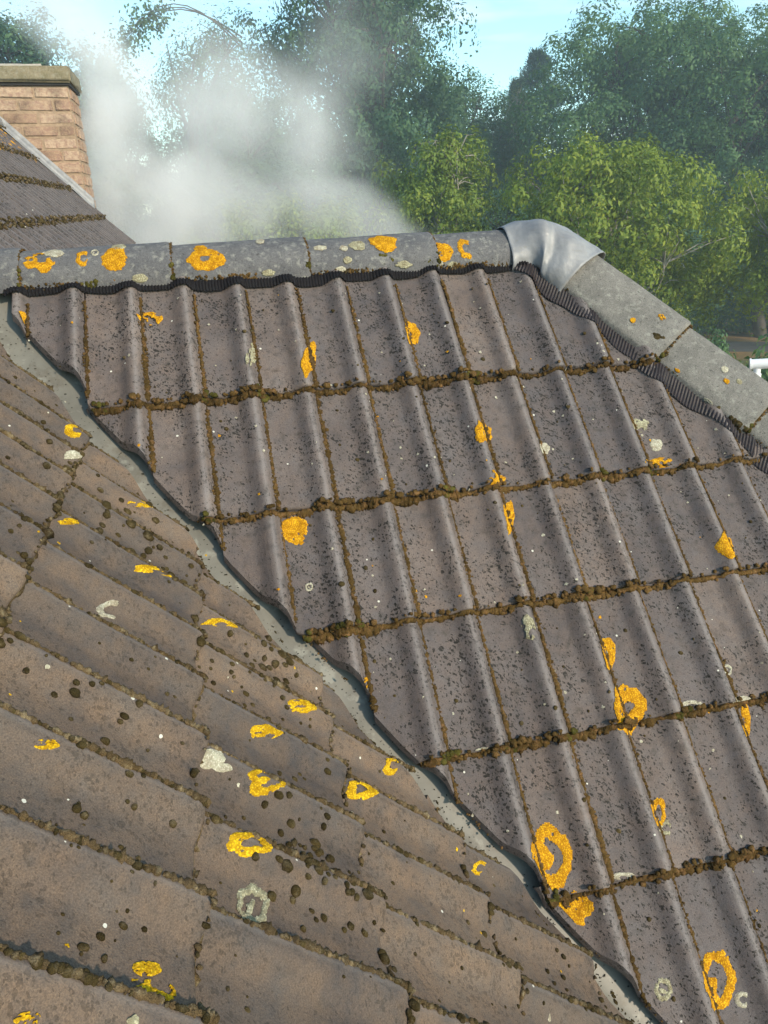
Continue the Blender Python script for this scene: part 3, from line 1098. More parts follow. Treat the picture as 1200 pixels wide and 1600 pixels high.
# tails of the main slope
for j in range(1, len(B_COURSE) - 3):
    if B_COURSE[j] < -1.1: continue
    yb = SB.yt - G_T * B_COURSE[j]
    x = -3.3
    while x < -.45:
        d = .65 + .35 * math.sin(x * 7 + j * 1.7) + .2 * math.sin(x * 29 + j)
        if x < -2.0: d *= .7
        if rng.random() < d:
            put(SB, beads if rng.random() < .6 else brown1, x + rng.normal(0, .002), yb - rng.uniform(-.003, .005), rng.uniform(.0024, .0052), .9, rng.uniform(-.002, .004))
        if rng.random() < .028 * d:
            c = rng.uniform(-.004, .004)
            for _ in range(rng.integers(2, 6)):
                put(SB, brown, x + rng.normal(0, .008), yb + .003 + rng.normal(c, .004), rng.uniform(.004, .0085), .8, .002)
        x += .0042
# round cushions scattered over the main slope, thick in a few places
spots = [(1.0, 2.62, .045, 60, .0085), (.7, 2.75, .05, 20, .008), (-.1, 2.7, .045, 18, .006), (-1.0, 2.75, .04, 10, .006), (-2.2, 2.5, .06, 34, .0085),
         (-3.2, 2.72, .05, 16, .010), (-1.6, 2.55, .06, 16, .006), (-4.1, 1.5, .07, 36, .010), (-3.7, 1.75, .04, 14, .010), (1.6, 1.5, .06, 12, .0055),
         (.3, 1.7, .08, 16, .007), (2.5, 1.66, .03, 14, .0042), (.9, 3.2, .08, 14, .005), (-.6, 3.1, .08, 16, .005), (-5.4, 1.9, .06, 10, .008), (2.2, 2.6, .1, 18, .004),
         (-6.4, .8, .09, 10, .007), (-5.0, .9, .09, 12, .008), (1.2, 3.9, .06, 16, .006), (.2, 4.6, .08, 18, .005)]
for (m, j, sp, n, rr) in spots:
    for _ in range(n):
        x = SB.rope_x(m) + rng.normal(0, sp); y = SB.yt - G_T * j + rng.normal(0, sp)
        r = rr * rng.uniform(.35, 1.1)
        if rr >= .0105 and r > .006: 
            if put(SB, green, x, y, r, .75): continue
        put(SB, brown, x, y, r, .8)
for _ in range(650):
    x, y = rng.uniform(-2.9, -.5), rng.uniform(-2.9, -.4)
    put(SB, brown, x, y, rng.uniform(.0020, .0062) * rng.uniform(.5, 1), .75)
# along the cut valley edges
for i in range(300):
    t = rng.uniform(0, 2.0)
    p = VAL_A[0] + Vector((VAL_A[1].y, -VAL_A[1].x, 0)) * t + VAL_A[1] * rng.uniform(.001, .006)
    if p.y < -.5:
        v = -p.y / math.cos(PA)
        put(SA, joint, p.x, -v, rng.uniform(.0015, .0035), .7, -.004)
for i in range(260):
    t = rng.uniform(0, 2.0)
    p = VAL_B[0] + Vector((-VAL_B[1].y, VAL_B[1].x, 0)) * t + VAL_B[1] * rng.uniform(.004, .012)
    yy = (XB - p.x) / math.cos(PB)
    put(SB, brown1, p.y, yy, rng.uniform(.0015, .0045), .7, .0)

def arc_pt(fr, t, a, k=0.0):
    O, D, S, U, hw, ht = fr
    a_ = math.radians(a)
    p = O + D * t + S * (math.sin(a_) * (hw + k)) + U * (arc_u(a_, fr) * (ht + k))
    n = (S * (math.sin(a_) / hw) + U * (math.cos(a_) / ht)).normalized()
    return p, n
# course lines of the main slope beyond the wing
def put_far(x, y, r):
    w = SB.world([(x, y, float(SB.height(x, y)) + .003)])[0]
    (brown1 if rng.random() < .6 else beads).add(w, r, NB, .8)
for j in range(3, 8):
    yb = SB.yt - G_T * B_COURSE[j]
    for _ in range(1500):
        x = rng.uniform(-.1, 4.9)
        put_far(x, yb + rng.normal(0, .010), rng.uniform(.004, .012))
for m in range(-45, -11):
    for _ in range(45):
        put_far(SB.rope_x(m) - .012, SB.yt + rng.uniform(-.3, 1.7), rng.uniform(.002, .005))
# moss on the ridge and hip joints and along their lower edges
for fr, J in ((RIDGE, RJ), (HIP, HJ)):
    for t in J[1:-1]:
        for _ in range(150):
            a = rng.uniform(-60, 92)
            p, n = arc_pt(fr, t + .027 + rng.normal(0, .003), a, .004)
            joint.add(tuple(p), rng.uniform(.002, .0048), tuple(n), .8)
        for _ in range(5):
            p, n = arc_pt(fr, t + .027 + rng.normal(0, .004), rng.uniform(60, 92), .006)
            green.add(tuple(p), rng.uniform(.004, .008), tuple(n), .8)
for _ in range(900):
    t = rng.uniform(.15, 1.66)
    w = .5 + .5 * math.sin(t * 13) * math.sin(t * 5 + 1)
    if rng.random() > .25 + .75 * w: continue
    p, n = arc_pt(RIDGE, t, rng.uniform(86, 97), .002)
    (joint if rng.random() < .8 else brown1).add(tuple(p), rng.uniform(.002, .0058) * (.6 + .6 * w), tuple(n), .7)
for _ in range(500):
    t = rng.uniform(.2, 1.8)
    p, n = arc_pt(HIP, t, rng.uniform(88, 97), .000)
    joint.add(tuple(p), rng.uniform(.0015, .0035), tuple(n), .7)
for (t, a, r, n_) in ((.42, 92, .009, 10), (.36, 93, .006, 8), (.60, 88, .007, 10), (1.40, 82, .009, 12), (1.27, 62, .007, 6)):
    for _ in range(n_):
        p, n = arc_pt(RIDGE, t + rng.normal(0, .012), a + rng.normal(0, 4), .002)
        green.add(tuple(p), r * rng.uniform(.5, 1), tuple(n), .7)
for (t, a, r, n_) in ((.52, 48, .011, 5), (.545, 60, .006, 6), (.86, 90, .012, 12), (.84, 86, .008, 8), (.78, 90, .007, 5)):
    for _ in range(n_):
        p, n = arc_pt(HIP, t + rng.normal(0, .012), a + rng.normal(0, 4), .006)
        brown.add(tuple(p), r * rng.uniform(.6, 1), tuple(n), .8)

build_blobs("joint_moss", [joint, joint2], MAT_MOSS, "brown orange moss filling the joints and course lines of the wing roof", ROPES_A)
build_blobs("green_moss", [green], MAT_MOSS_G, "dark green moss hummocks bunched along the tile joints", smooth=True)
build_blobs("brown_moss", [brown], MAT_MOSS_B, "round brown moss cushions over the near main roof tiles", smooth=True)
build_blobs("brown_moss_beads", [brown1], MAT_MOSS_B, "small brown moss beads over the roof tiles")

build_blobs("tan_moss", [beads], MAT_MOSS_T, "dry tan moss edging the joints of the near main roof", ROPES_B)

# loose dark bits lying in the valley and on the tiles
def debris():
    V, F, n0 = [], [], 0
    tri = np.array([[-1, -.35, 0], [1, -.3, 0], [.8, .35, .35], [-.7, .4, .3]])
    for _ in range(1800):
        t = rng.uniform(0, 2.4); e_ = rng.normal(0, .028)
        y = RY - .1 - t
        x = XB - y * math.tan(PA) / math.tan(PB) + .008 + e_ * .7071
        yy = y + e_ * .7071
        a, b = zA(yy), -(x - XB) * math.tan(PB)
        z = .014 * np.logaddexp(a / .014, b / .014) - .0325
        s = rng.uniform(.0012, .0032) * (1.6 if rng.random() < .1 else 1)
        g = rng.uniform(0, 6.28)
        R_ = np.array([[math.cos(g), -math.sin(g), 0], [math.sin(g), math.cos(g), 0], [0, 0, 1]])
        V.append((tri * s) @ R_.T + np.array([x, yy, z])); F.append(np.array([[0, 1, 2, 3]]) + n0); n0 += 4
    tag(mesh_np("loose_debris", np.concatenate(V), np.concatenate(F), MAT_DEBRIS, smooth=False), "dark crumbs of dead moss lying on the grey valley trough", kind='stuff')
debris()

# ------------------------------------------------------------------ lichens
def vnoise(r, X, Y, cells):
    g = r.normal(0, 1, (cells * 3 + 3, cells * 3 + 3))
    u = (X + 1.3) / 2.6 * cells; v = (Y + 1.3) / 2.6 * cells
    i, j = np.floor(u).astype(int), np.floor(v).astype(int)
    fu, fv = u - i, v - j
    fu = fu * fu * (3 - 2 * fu); fv = fv * fv * (3 - 2 * fv)
    return (g[i, j] * (1 - fu) + g[i + 1, j] * fu) * (1 - fv) + (g[i, j + 1] * (1 - fu) + g[i + 1, j + 1] * fu) * fv

def lichen_mesh(kind, ru, rv, seed, place, up=None, okf=None):
    """irregular crust on a 2D patch; place(du, dv, h) -> world point"""
    r = np.random.default_rng(seed)
    n = 46
    g = np.linspace(-1.25, 1.25, n)
    X, Y = np.meshgrid(g, g, indexing='ij')
    ang = np.arctan2(Y, X); rad = np.hypot(X, Y)
    edge = 1 + sum(r.normal(0, .07 / (q ** .6)) * np.sin(q * ang + r.uniform(0, 6.28)) for q in range(1, 9))
    nz = vnoise(r, X, Y, 5) * .9 + vnoise(r, X, Y, 10) * .6
    fine = vnoise(r, X, Y, 18) * .9 + vnoise(r, X, Y, 9) * .4
    edge = edge + fine * .035
    rim = edge * 1.04 - rad
    if kind == 'disc': m = rim + nz * .04
    elif kind == 'ring': m = np.minimum(rim, np.maximum(rad - edge * .60 + nz * .07, (.30 - np.hypot(X + .25, Y + .05)) + nz * .16))
    elif kind == 'ringy': m = np.minimum(rim, rad - edge * .40 + nz * .14 + .05 * np.sin(ang * 3))
    elif kind == 'cring': m = np.minimum(np.minimum(rim, rad - edge * .50), .42 - X + nz * .1)
    elif kind == 'arc': m = np.minimum(np.minimum(rim, rad - edge * .38), Y + .25 + nz * .1)
    elif kind == 'half': m = np.minimum(rim, X + .55 + nz * .12); m = np.minimum(m, np.maximum(np.hypot(X + .1, Y + .1) - .30, nz * .5))
    elif kind == 'holes': m = np.minimum(rim, .5 + nz * .45)
    else: m = np.minimum(rim, nz * .7 + .25)
    m = np.minimum(m, m * 0 + .42 + fine * .28) if kind != 'disc' else m
    V = np.zeros((n, n, 3))
    th = np.clip(m * .02, 0, .0018)
    hgt = th + r.normal(0, .00022, m.shape) * (m > 0)
    for i in range(n):
        for j in range(n):
            V[i, j] = place(X[i, j] * ru, Y[i, j] * rv, .0006 + hgt[i, j] if m[i, j] > -.12 else -.001)
    f = grid_faces(n, n)
    mf = m.reshape(-1)
    ok = (mf[f] > -0.05).sum(1) >= 3
    ok &= (mf[f].max(1) > 0)
    if okf is not None:
        good = np.array([okf(p) for p in V.reshape(-1, 3)])
        ok &= good[f].all(1)
    f = f[ok][:, ::-1]
    used, inv = np.unique(f, return_inverse=True)
    Vf = V.reshape(-1, 3)[used]; F = inv.reshape(-1, 4)
    if up is not None:
        nn = np.cross(Vf[F[:, 1]] - Vf[F[:, 0]], Vf[F[:, 2]] - Vf[F[:, 0]]).sum(0)
        if nn @ np.array(up) < 0: F = F[:, ::-1]
    return Vf, F

ORANGE = [
    ('A', 1.167, 0.118, (0.0308, 0.0012, -0.0025, 0.0213), 'frag', 'orange lichen near the ridge on the third roll from the left of the wing roof'),
    ('A', 6.052, 0.463, (0.0247, 0.0086, -0.0023, 0.0413), 'half', 'round orange lichen beside a moss joint in the top tile course'),
    ('A', 3.968, 0.687, (0.0246, 0.0005, 0.0346, 0.0445), 'disc', 'small oval orange lichen touching a moss joint in the top tile course'),
    ('A', 6.911, 1.544, (0.0336, 0.0080, 0.0005, 0.0321), 'half', 'orange lichen crossing a moss joint in the middle of the second tile course'),
    ('A', 6.906, 1.987, (0.0295, 0.0060, 0.0016, 0.0235), 'frag', 'broken orange lichen just above the second mossy course line'),
    ('A', 6.995, 2.306, (0.0280, 0.0052, 0.0311, 0.0407), 'half', 'small orange crescent lichen in the third tile course'),
    ('A', 3.239, 2.189, (0.0317, 0.0051, -0.0045, 0.0374), 'holes', 'orange half disc lichen hanging below the second mossy course line'),
    ('A', 10.873, 2.818, (0.0252, 0.0137, -0.0115, 0.0339), 'disc', 'solid orange lichen near the right edge in the third tile course'),
    ('A', 8.052, 3.486, (0.0232, 0.0129, -0.0037, 0.0380), 'half', 'tall orange lichen beside a moss joint above the biggest speckled one'),
    ('A', 8.111, 3.895, (0.0417, 0.0181, -0.0074, 0.0532), 'ringy', 'large speckled orange lichen resting on the fourth mossy course line'),
    ('A', 10.086, 4.140, (0.0167, 0.0163, -0.0030, 0.0369), 'half', 'narrow orange lichen at the right end of the fourth mossy course line'),
    ('A', 6.196, 4.746, (0.0455, 0.0175, -0.0096, 0.0592), 'ring', 'largest orange ring lichen with orange islands inside, near the valley'),
    ('A', 6.378, 5.074, (0.0344, 0.0091, -0.0087, 0.0289), 'holes', 'orange lichen lump at the valley edge below the largest ring'),
    ('A', 8.067, 4.621, (0.0198, 0.0103, -0.0038, 0.0274), 'ringy', 'oval orange lichen above a white lichen arc in the fifth tile course'),
    ('A', 8.172, 5.641, (0.0366, 0.0200, -0.0080, 0.0477), 'ring', 'tall orange ring lichen at the lower right of the wing roof'),
    ('A', 10.256, 2.013, (0.0489, 0.0064, -0.0041, 0.0219), 'frag', 'scattered orange lichen scraps on the tile edge near the hip'),
    ('A', 3.904, 3.438, (0.0181, 0.0025, 0.0125, 0.0148), 'frag', 'little orange lichen at the valley edge of the fourth tile course'),
    ('A', -1.079, 0.092, (0.0123, -0.0019, 0.0214, 0.0208), 'disc', 'small orange lichen at the left end of the top tile course'),
    ('B', -5.798, 0.924, (0.0136, 0.0226, -0.0240, 0.0004), 'cring', 'orange crescent lichen near the top of the near roof beside the valley'),
    ('B', -4.800, 1.536, (0.0168, 0.0116, -0.0265, 0.0006), 'frag', 'flat broken orange lichen upper left of a thin yellow arc'),
    ('B', -5.480, 1.666, (0.0209, 0.0149, -0.0314, 0.0001), 'arc', 'thin yellow lichen arc close to the valley trough'),
    ('B', -2.818, 1.707, (0.0206, 0.0191, -0.0431, -0.0007), 'arc', 'thick yellow lichen arc beside a dark moss cushion on the near roof'),
    ('B', -2.719, 2.206, (0.0135, 0.0139, -0.0352, -0.0021), 'arc', 'yellow lichen arc on the tile just right of the long moss joint'),
    ('B', -1.768, 2.786, (0.0133, 0.0133, -0.0351, -0.0011), 'holes', 'flat yellow lichen on a tile edge above the smaller yellow rings'),
    ('B', -0.721, 2.450, (0.0096, 0.0115, -0.0308, -0.0020), 'holes', 'flat yellow lichen slab on the tile edge above the yellow ring'),
    ('B', 0.183, 2.410, (0.0107, 0.0245, -0.0327, -0.0040), 'ring', 'open yellow ring lichen right of the white oval lichen'),
    ('B', -0.769, 3.177, (0.0107, 0.0191, -0.0350, -0.0060), 'ringy', 'broken yellow ring lichen in the middle of the near roof'),
    ('B', -1.764, 3.572, (0.0079, 0.0211, -0.0260, -0.0076), 'cring', 'yellow crescent lichen close to the valley, right of the broken ring'),
    ('B', 1.204, 2.267, (0.0102, 0.0177, -0.0345, -0.0023), 'ringy', 'broad yellow ring lichen below the clump of moss cushions'),
    ('B', -0.667, 4.209, (0.0045, 0.0128, -0.0223, -0.0063), 'cring', 'small yellow crescent lichen at the lower valley edge'),
    ('B', 2.757, 1.835, (0.0047, 0.0082, -0.0151, 0.0007), 'holes', 'small yellow lichen just above the wide ragged one at the bottom left'),
    ('B', 2.929, 1.839, (0.0082, 0.0157, -0.0283, 0.0011), 'frag', 'wide ragged yellow lichen at the bottom left of the near roof'),
    ('B', 3.375, 1.477, (0.0013, 0.0041, -0.0095, -0.0000), 'frag', 'yellow lichen in the bottom left corner of the photo'),
    ('B', 1.273, 1.325, (0.0038, 0.0054, -0.0126, 0.0000), 'frag', 'faint broken orange lichen at the left edge on the near roof'),
    ('B', -2.768, 1.118, (0.0110, 0.0073, -0.0168, 0.0007), 'frag', 'small orange lichen below a moss joint on the upper near roof'),
]
WHITE = [
    ('A', 6.785, 3.222, (0.0147, 0.0078, -0.0071, 0.0279), 'frag', 'white lichen flake hanging below the third mossy course line'),
    ('A', 8.050, 1.737, (0.0166, 0.0051, -0.0020, 0.0171), 'disc', 'pale green round lichen in the second tile course'),
    ('A', 10.325, 1.810, (0.0175, 0.0073, -0.0021, 0.0196), 'disc', 'round white lichen on the speckled tile near the hip'),
    ('A', 10.140, 1.598, (0.0276, 0.0081, -0.0031, 0.0224), 'frag', 'crumbly white lichen beside a moss joint near the hip'),
    ('A', 5.542, 4.004, (0.0137, 0.0003, -0.0010, 0.0043), 'disc', 'small white lichen on the moss of the fourth course line'),
    ('A', 7.207, 4.960, (0.0264, 0.0032, -0.0043, 0.0103), 'arc', 'white lichen arc just above the lowest full mossy course line'),
    ('A', 7.348, 5.616, (0.0178, 0.0068, -0.0039, 0.0180), 'ring', 'white ring lichen left of the tall orange ring at the lower right'),
    ('A', 8.465, 5.779, (0.0162, 0.0057, -0.0044, 0.0131), 'cring', 'white ring lichen right of the tall orange ring at the lower right'),
    ('A', 3.317, 2.663, (0.0092, 0.0015, -0.0014, 0.0104), 'ring', 'tiny white ring lichen in the third tile course near the valley'),
    ('A', 2.909, 0.616, (0.0168, 0.0020, 0.0201, 0.0353), 'frag', 'pale lichen clusters on a moss joint in the top tile course'),
    ('A', 9.211, 3.972, (0.0279, 0.0042, -0.0048, 0.0107), 'arc', 'white lichen arc on the fourth course line near the right edge'),
    ('A', 10.062, 3.769, (0.0136, 0.0055, -0.0023, 0.0130), 'ring', 'small white ring lichen near the right edge in the fourth course'),
    ('A', 8.121, 4.727, (0.0211, 0.0051, -0.0042, 0.0134), 'cring', 'white lichen arc under the oval orange lichen in the fifth course'),
    ('A', 10.117, 3.997, (0.0250, 0.0010, -0.0019, 0.0078), 'disc', 'white lichen patch above the narrow orange one at the right'),
    ('B', 0.248, 2.093, (0.0069, 0.0139, -0.0199, -0.0015), 'disc', 'solid white oval lichen left of the open yellow ring'),
    ('B', 1.717, 2.318, (0.0092, 0.0326, -0.0243, -0.0030), 'ring', 'large white ring lichen on the near roof below the broad yellow one'),
    ('B', -4.731, 0.976, (0.0105, 0.0123, -0.0172, 0.0002), 'disc', 'round pale lichen on the upper near roof at the left'),
    ('B', -1.498, 1.489, (0.0168, 0.0212, -0.0245, 0.0017), 'cring', 'faint grey white lichen ring on the near roof tile'),
    ('B', 3.271, 1.755, (0.0007, 0.0040, -0.0054, 0.0001), 'disc', 'small white lichen at the bottom edge below the ragged yellow one'),
    ('B', 0.297, 2.156, (0.0037, 0.0051, -0.0153, -0.0001), 'disc', 'thin white lichen strip on the tile edge below the solid white oval'),
]
def okl_A(w): return side(VAL_A, w[0], w[1]) > .010
def okl_B(w): return side(VAL_B, w[0], w[1]) > .016
def put_lichen(row, i, white):
    s, k, j, mm, kind, label = row
    S = SA if s == 'A' else SB
    x0 = S.rope_x(k); y0 = S.tail_y(j)
    def place(du, dv, h):
        x, y = x0 + mm[0] * du + mm[1] * dv, y0 + mm[2] * du + mm[3] * dv
        return S.world([(x, y, float(S.height(x, y)) + h)])[0]
    V, F = lichen_mesh(kind, 1.0, 1.0, 300 + i + (90 if white else 0), place, NA if S is SA else NB, okl_A if S is SA else okl_B)
    mat = (MAT_LICHEN_W if i % 3 else MAT_LICHEN_G) if white else (MAT_LICHEN_O if s == 'A' else MAT_LICHEN_Y)
    nm = "white_lichen" if white else ("orange_lichen" if s == 'A' else "yellow_lichen")
    c = V.mean(0)
    o = mesh_np(nm, V - c, F, mat)
    o.location = c
    tag(o, label, "lichen", "white lichens on the roof tiles" if white else "orange and yellow lichens on the roof tiles")
for i, row in enumerate(ORANGE): put_lichen(row, i, False)
for i, row in enumerate(WHITE): put_lichen(row, i, True)

RIDGE_L = [
 (0.287, 43.3, 0.036, 0.037, 'frag', 'o', 'ragged orange lichen at the far left of the ridge'),
 (0.406, 40.4, 0.020, 0.028, 'cring', 'o', 'small orange ring lichen left of the round one on the ridge'),
 (0.488, 43.8, 0.034, 0.040, 'disc', 'o', 'solid round orange lichen on the leftmost ridge tile'),
 (0.740, 54.4, 0.048, 0.037, 'ringy', 'o', 'wide orange lichen with a bare centre on the second ridge tile'),
 (0.726, 26.0, 0.018, 0.014, 'disc', 'o', 'small orange lichen just above the wide bare-centred one on the ridge'),
 (1.270, 32.8, 0.039, 0.036, 'disc', 'o', 'orange lichen on top of the third ridge tile'),
 (1.443, 62.0, 0.033, 0.036, 'half', 'o', 'left one of the two orange lichens beside the lead saddle'),
 (1.526, 55.0, 0.027, 0.036, 'cring', 'o', 'right one of the two orange lichens beside the lead saddle'),
 (0.327, 21.7, 0.026, 0.018, 'disc', 'w', 'pale long lichen on the crown of the leftmost ridge tile'),
 (0.500, 14.6, 0.019, 0.018, 'disc', 'w', 'pale lichen touching the round orange one on the ridge'),
 (0.435, 28.1, 0.010, 0.014, 'ring', 'w', 'tiny pale lichen between two orange ones on the ridge'),
 (0.551, 84.0, 0.021, 0.012, 'disc', 'w', 'pale lichen at the lower edge of the leftmost ridge tile'),
 (1.074, 38.8, 0.019, 0.010, 'disc', 'w', 'flat pale lichen at the left end of the third ridge tile'),
 (1.187, 36.6, 0.023, 0.018, 'disc', 'w', 'largest pale lichen on the third ridge tile'),
 (1.144, 43.0, 0.012, 0.010, 'disc', 'w', 'small pale lichen left of the largest one on the third ridge tile'),
 (1.149, 68.0, 0.012, 0.012, 'disc', 'w', 'round cream lichen in the middle of the third ridge tile'),
 (1.126, 86.1, 0.015, 0.010, 'disc', 'w', 'cream lichen on the lower edge of the third ridge tile'),
 (1.319, 82.4, 0.022, 0.012, 'disc', 'w', 'long cream lichen low on the third ridge tile beside its right joint'),
 (1.420, 82.9, 0.026, 0.012, 'frag', 'w', 'cream lichen crust just right of the ridge joint near the saddle'),
 (1.475, 87.0, 0.014, 0.010, 'disc', 'w', 'cream lichen spot below the two orange ones beside the saddle'),
 (0.901, 14.8, 0.013, 0.014, 'disc', 'w', 'small pale lichen on the crown of the second ridge tile'),
 (0.910, 86.0, 0.018, 0.010, 'disc', 'w', 'pale lichen at the lower edge of the second ridge tile'),
]
HIP_L = [
 (0.423, 50.0, 0.008, 0.009, 'disc', 'o', 'small orange lichen dot on the upper hip tile'),
 (0.478, 22.0, 0.012, 0.008, 'frag', 'o', 'broken orange lichen near the end of the upper hip tile'),
 (0.623, 74.0, 0.009, 0.009, 'disc', 'o', 'orange lichen dot on the left half of the second hip tile'),
 (0.749, 36.0, 0.009, 0.007, 'disc', 'o', 'orange lichen dot on the right half of the second hip tile'),
 (0.722, 24.0, 0.011, 0.009, 'disc', 'w', 'white lichen beside the crown of the second hip tile'),
 (0.777, 26.1, 0.009, 0.007, 'disc', 'w', 'small white lichen right of the orange dot on the second hip tile'),
 (0.750, 89.0, 0.016, 0.012, 'frag', 'w', 'white lichen on the lower edge of the second hip tile'),
]
for fr, rows, gn in ((RIDGE, RIDGE_L, 400), (HIP, HIP_L, 450)):
    J = RJ if fr is RIDGE else HJ
    for i, (t0, a0, ru, rv, kind, c, label) in enumerate(rows):
        def place(du, dv, h):
            t = t0 + du
            q = max([x for x in J if x <= t0] or [J[0]]); nx = min([x for x in J if x > t0] or [J[-1]])
            rise, gr = (.011, -.002) if fr is RIDGE else (.016, -.004)
            k = gr + rise * (t - q) / (nx - q + .03)
            p, n = arc_pt(fr, t, a0 - math.degrees(dv / ((fr[4] + fr[5]) / 2)), k + h + .0006)
            return np.array(p)
        V, F = lichen_mesh(kind, ru, rv, gn + i, place)
        nm = "orange_lichen" if c == 'o' else "white_lichen"
        cc = V.mean(0)
        o = mesh_np(nm, V - cc, F, MAT_LICHEN_O if c == 'o' else (MAT_LICHEN_G if i % 2 else MAT_LICHEN_W))
        o.location = cc
        tag(o, label, "lichen", ("orange" if c == 'o' else "pale") + " lichens on the ridge and hip")

# countless small spots of both colours
def spots_mesh(name, mat, n, S, xr, yr, rr, label, far=False):
    V, F, n0 = [], [], 0
    for q in range(n):
        x, y = rng.uniform(*xr), rng.uniform(*yr)
        w = S.world([(x, y, 0)])[0]
        if not far and not (ok_A if S is SA else ok_B)(w): continue
        r = rng.uniform(*rr)
        k = 9
        an = np.arange(k) / k * 2 * math.pi
        rad = r * (1 + rng.normal(0, .25, k))
        pts = [(x, y)] + [(x + rad[i] * math.cos(an[i]), y + rad[i] * math.sin(an[i])) for i in range(k)]
        P = np.array([(a, b, float(S.height(a, b)) + (.0016 if i == 0 else .0005)) for i, (a, b) in enumerate(pts)])
        V.append(S.world(P)); F.append(np.array([[0, 1 + i, 1 + (i + 1) % k] for i in range(k)]) + n0); n0 += k + 1
    tag(mesh_np(name, np.concatenate(V), np.concatenate(F), mat), label, kind='stuff')
spots_mesh("white_lichen_spots", MAT_LICHEN_W, 260, SA, (.2, 2.4), (-2.9, -.6), (.0015, .004), "tiny white lichen spots scattered over the wing tiles")
spots_mesh("orange_lichen_spots", MAT_LICHEN_O, 60, SA, (.2, 2.4), (-2.9, -.6), (.0018, .0045), "tiny orange lichen spots scattered over the wing tiles")
spots_mesh("yellow_lichen_spots", MAT_LICHEN_Y, 110, SB, (-2.8, -.5), (-2.9, -.6), (.0012, .004), "tiny yellow lichen spots scattered over the near main roof")
spots_mesh("pale_lichen_spots", MAT_LICHEN_W, 90, SB, (-2.8, -.5), (-2.9, -.6), (.0012, .004), "tiny pale lichen spots scattered over the near main roof")
spots_mesh("far_orange_lichen", MAT_LICHEN_O, 420, SB, (2.6, 4.8), (.28, .72), (.006, .022), "orange lichen streaks on the far main roof tiles below the chimney", True)

# ------------------------------------------------------------------ ground
GZ = -7.0
def ground():
    bm = bmesh.new()
    bmesh.ops.create_grid(bm, x_segments=60, y_segments=60, size=900)
    for v in bm.verts:
        v.co.z = GZ
    m = M("ground_grass", rough=0.95, spec=0.1)
    c = m.mix(m.rng(m.noise(.16, 3, .6), .34, .50), (.052, .085, .020), (.26, .155, .060))
    c = m.mix(m.rng(m.noise(1.4, 5, .65), .45, .7), c, (.16, .105, .048))
    c = m.mix(1.0, c, m.mix(m.rng(m.noise(30, 3, .7), .3, .7), (.6, .6, .6), (1.4, 1.4, 1.4)), 'MULTIPLY')
    m.color(c); m.bump(m.noise(20, 4), .05, .6)
    o = obj_bm("ground", bm, m.m)
    tag(o, "dry grass ground around the house", kind='structure')
ground()
def path():
    d = Vector((.916, -.40, 0)).normalized(); n = Vector((-d.y, d.x, 0))
    c = Vector((25.4, 28.9, GZ + .004))
    V, ns = [], 40
    for i in range(ns + 1):
        s = -60 + 120 * i / ns
        bend = .0016 * s * s
        for e_ in (-1.35, -1.3, 1.3, 1.35):
            p = c + d * s + n * (e_ + bend + .08 * math.sin(s * .9 + e_))
            V.append((p.x, p.y, p.z - (.02 if abs(e_) > 1.32 else 0)))
    m = M("path_asphalt", rough=.9, spec=.2)
    m.color(m.mix(m.rng(m.noise(2, 4), .3, .7), (.050, .052, .055), (.080, .078, .076)))
    m.bump(m.noise(60, 3), .004, .5)
    o = mesh_np("path", np.array(V), grid_faces(ns + 1, 4)[:, ::-1], m.m)
    tag(o, "grey asphalt path running past the trees", kind='structure')
path()

# ------------------------------------------------------------------ trees
def tube_arrays(pts, rad, sides=7):
    pts = [Vector(p) for p in pts]
    V = []
    for i, p in enumerate(pts):
        d = (pts[min(i + 1, len(pts) - 1)] - pts[max(i - 1, 0)]).normalized()
        a = d.cross(Vector((.31, .77, .2))).normalized(); b = d.cross(a)
        for q in range(sides):
            g = 2 * math.pi * q / sides
            V.append(tuple(p + (a * math.cos(g) + b * math.sin(g)) * rad[i]))
    F = []
    for i in range(len(pts) - 1):
        for q in range(sides):
            F.append((i * sides + q, i * sides + (q + 1) % sides, (i + 1) * sides + (q + 1) % sides, (i + 1) * sides + q))
    return np.array(V), np.array(F)

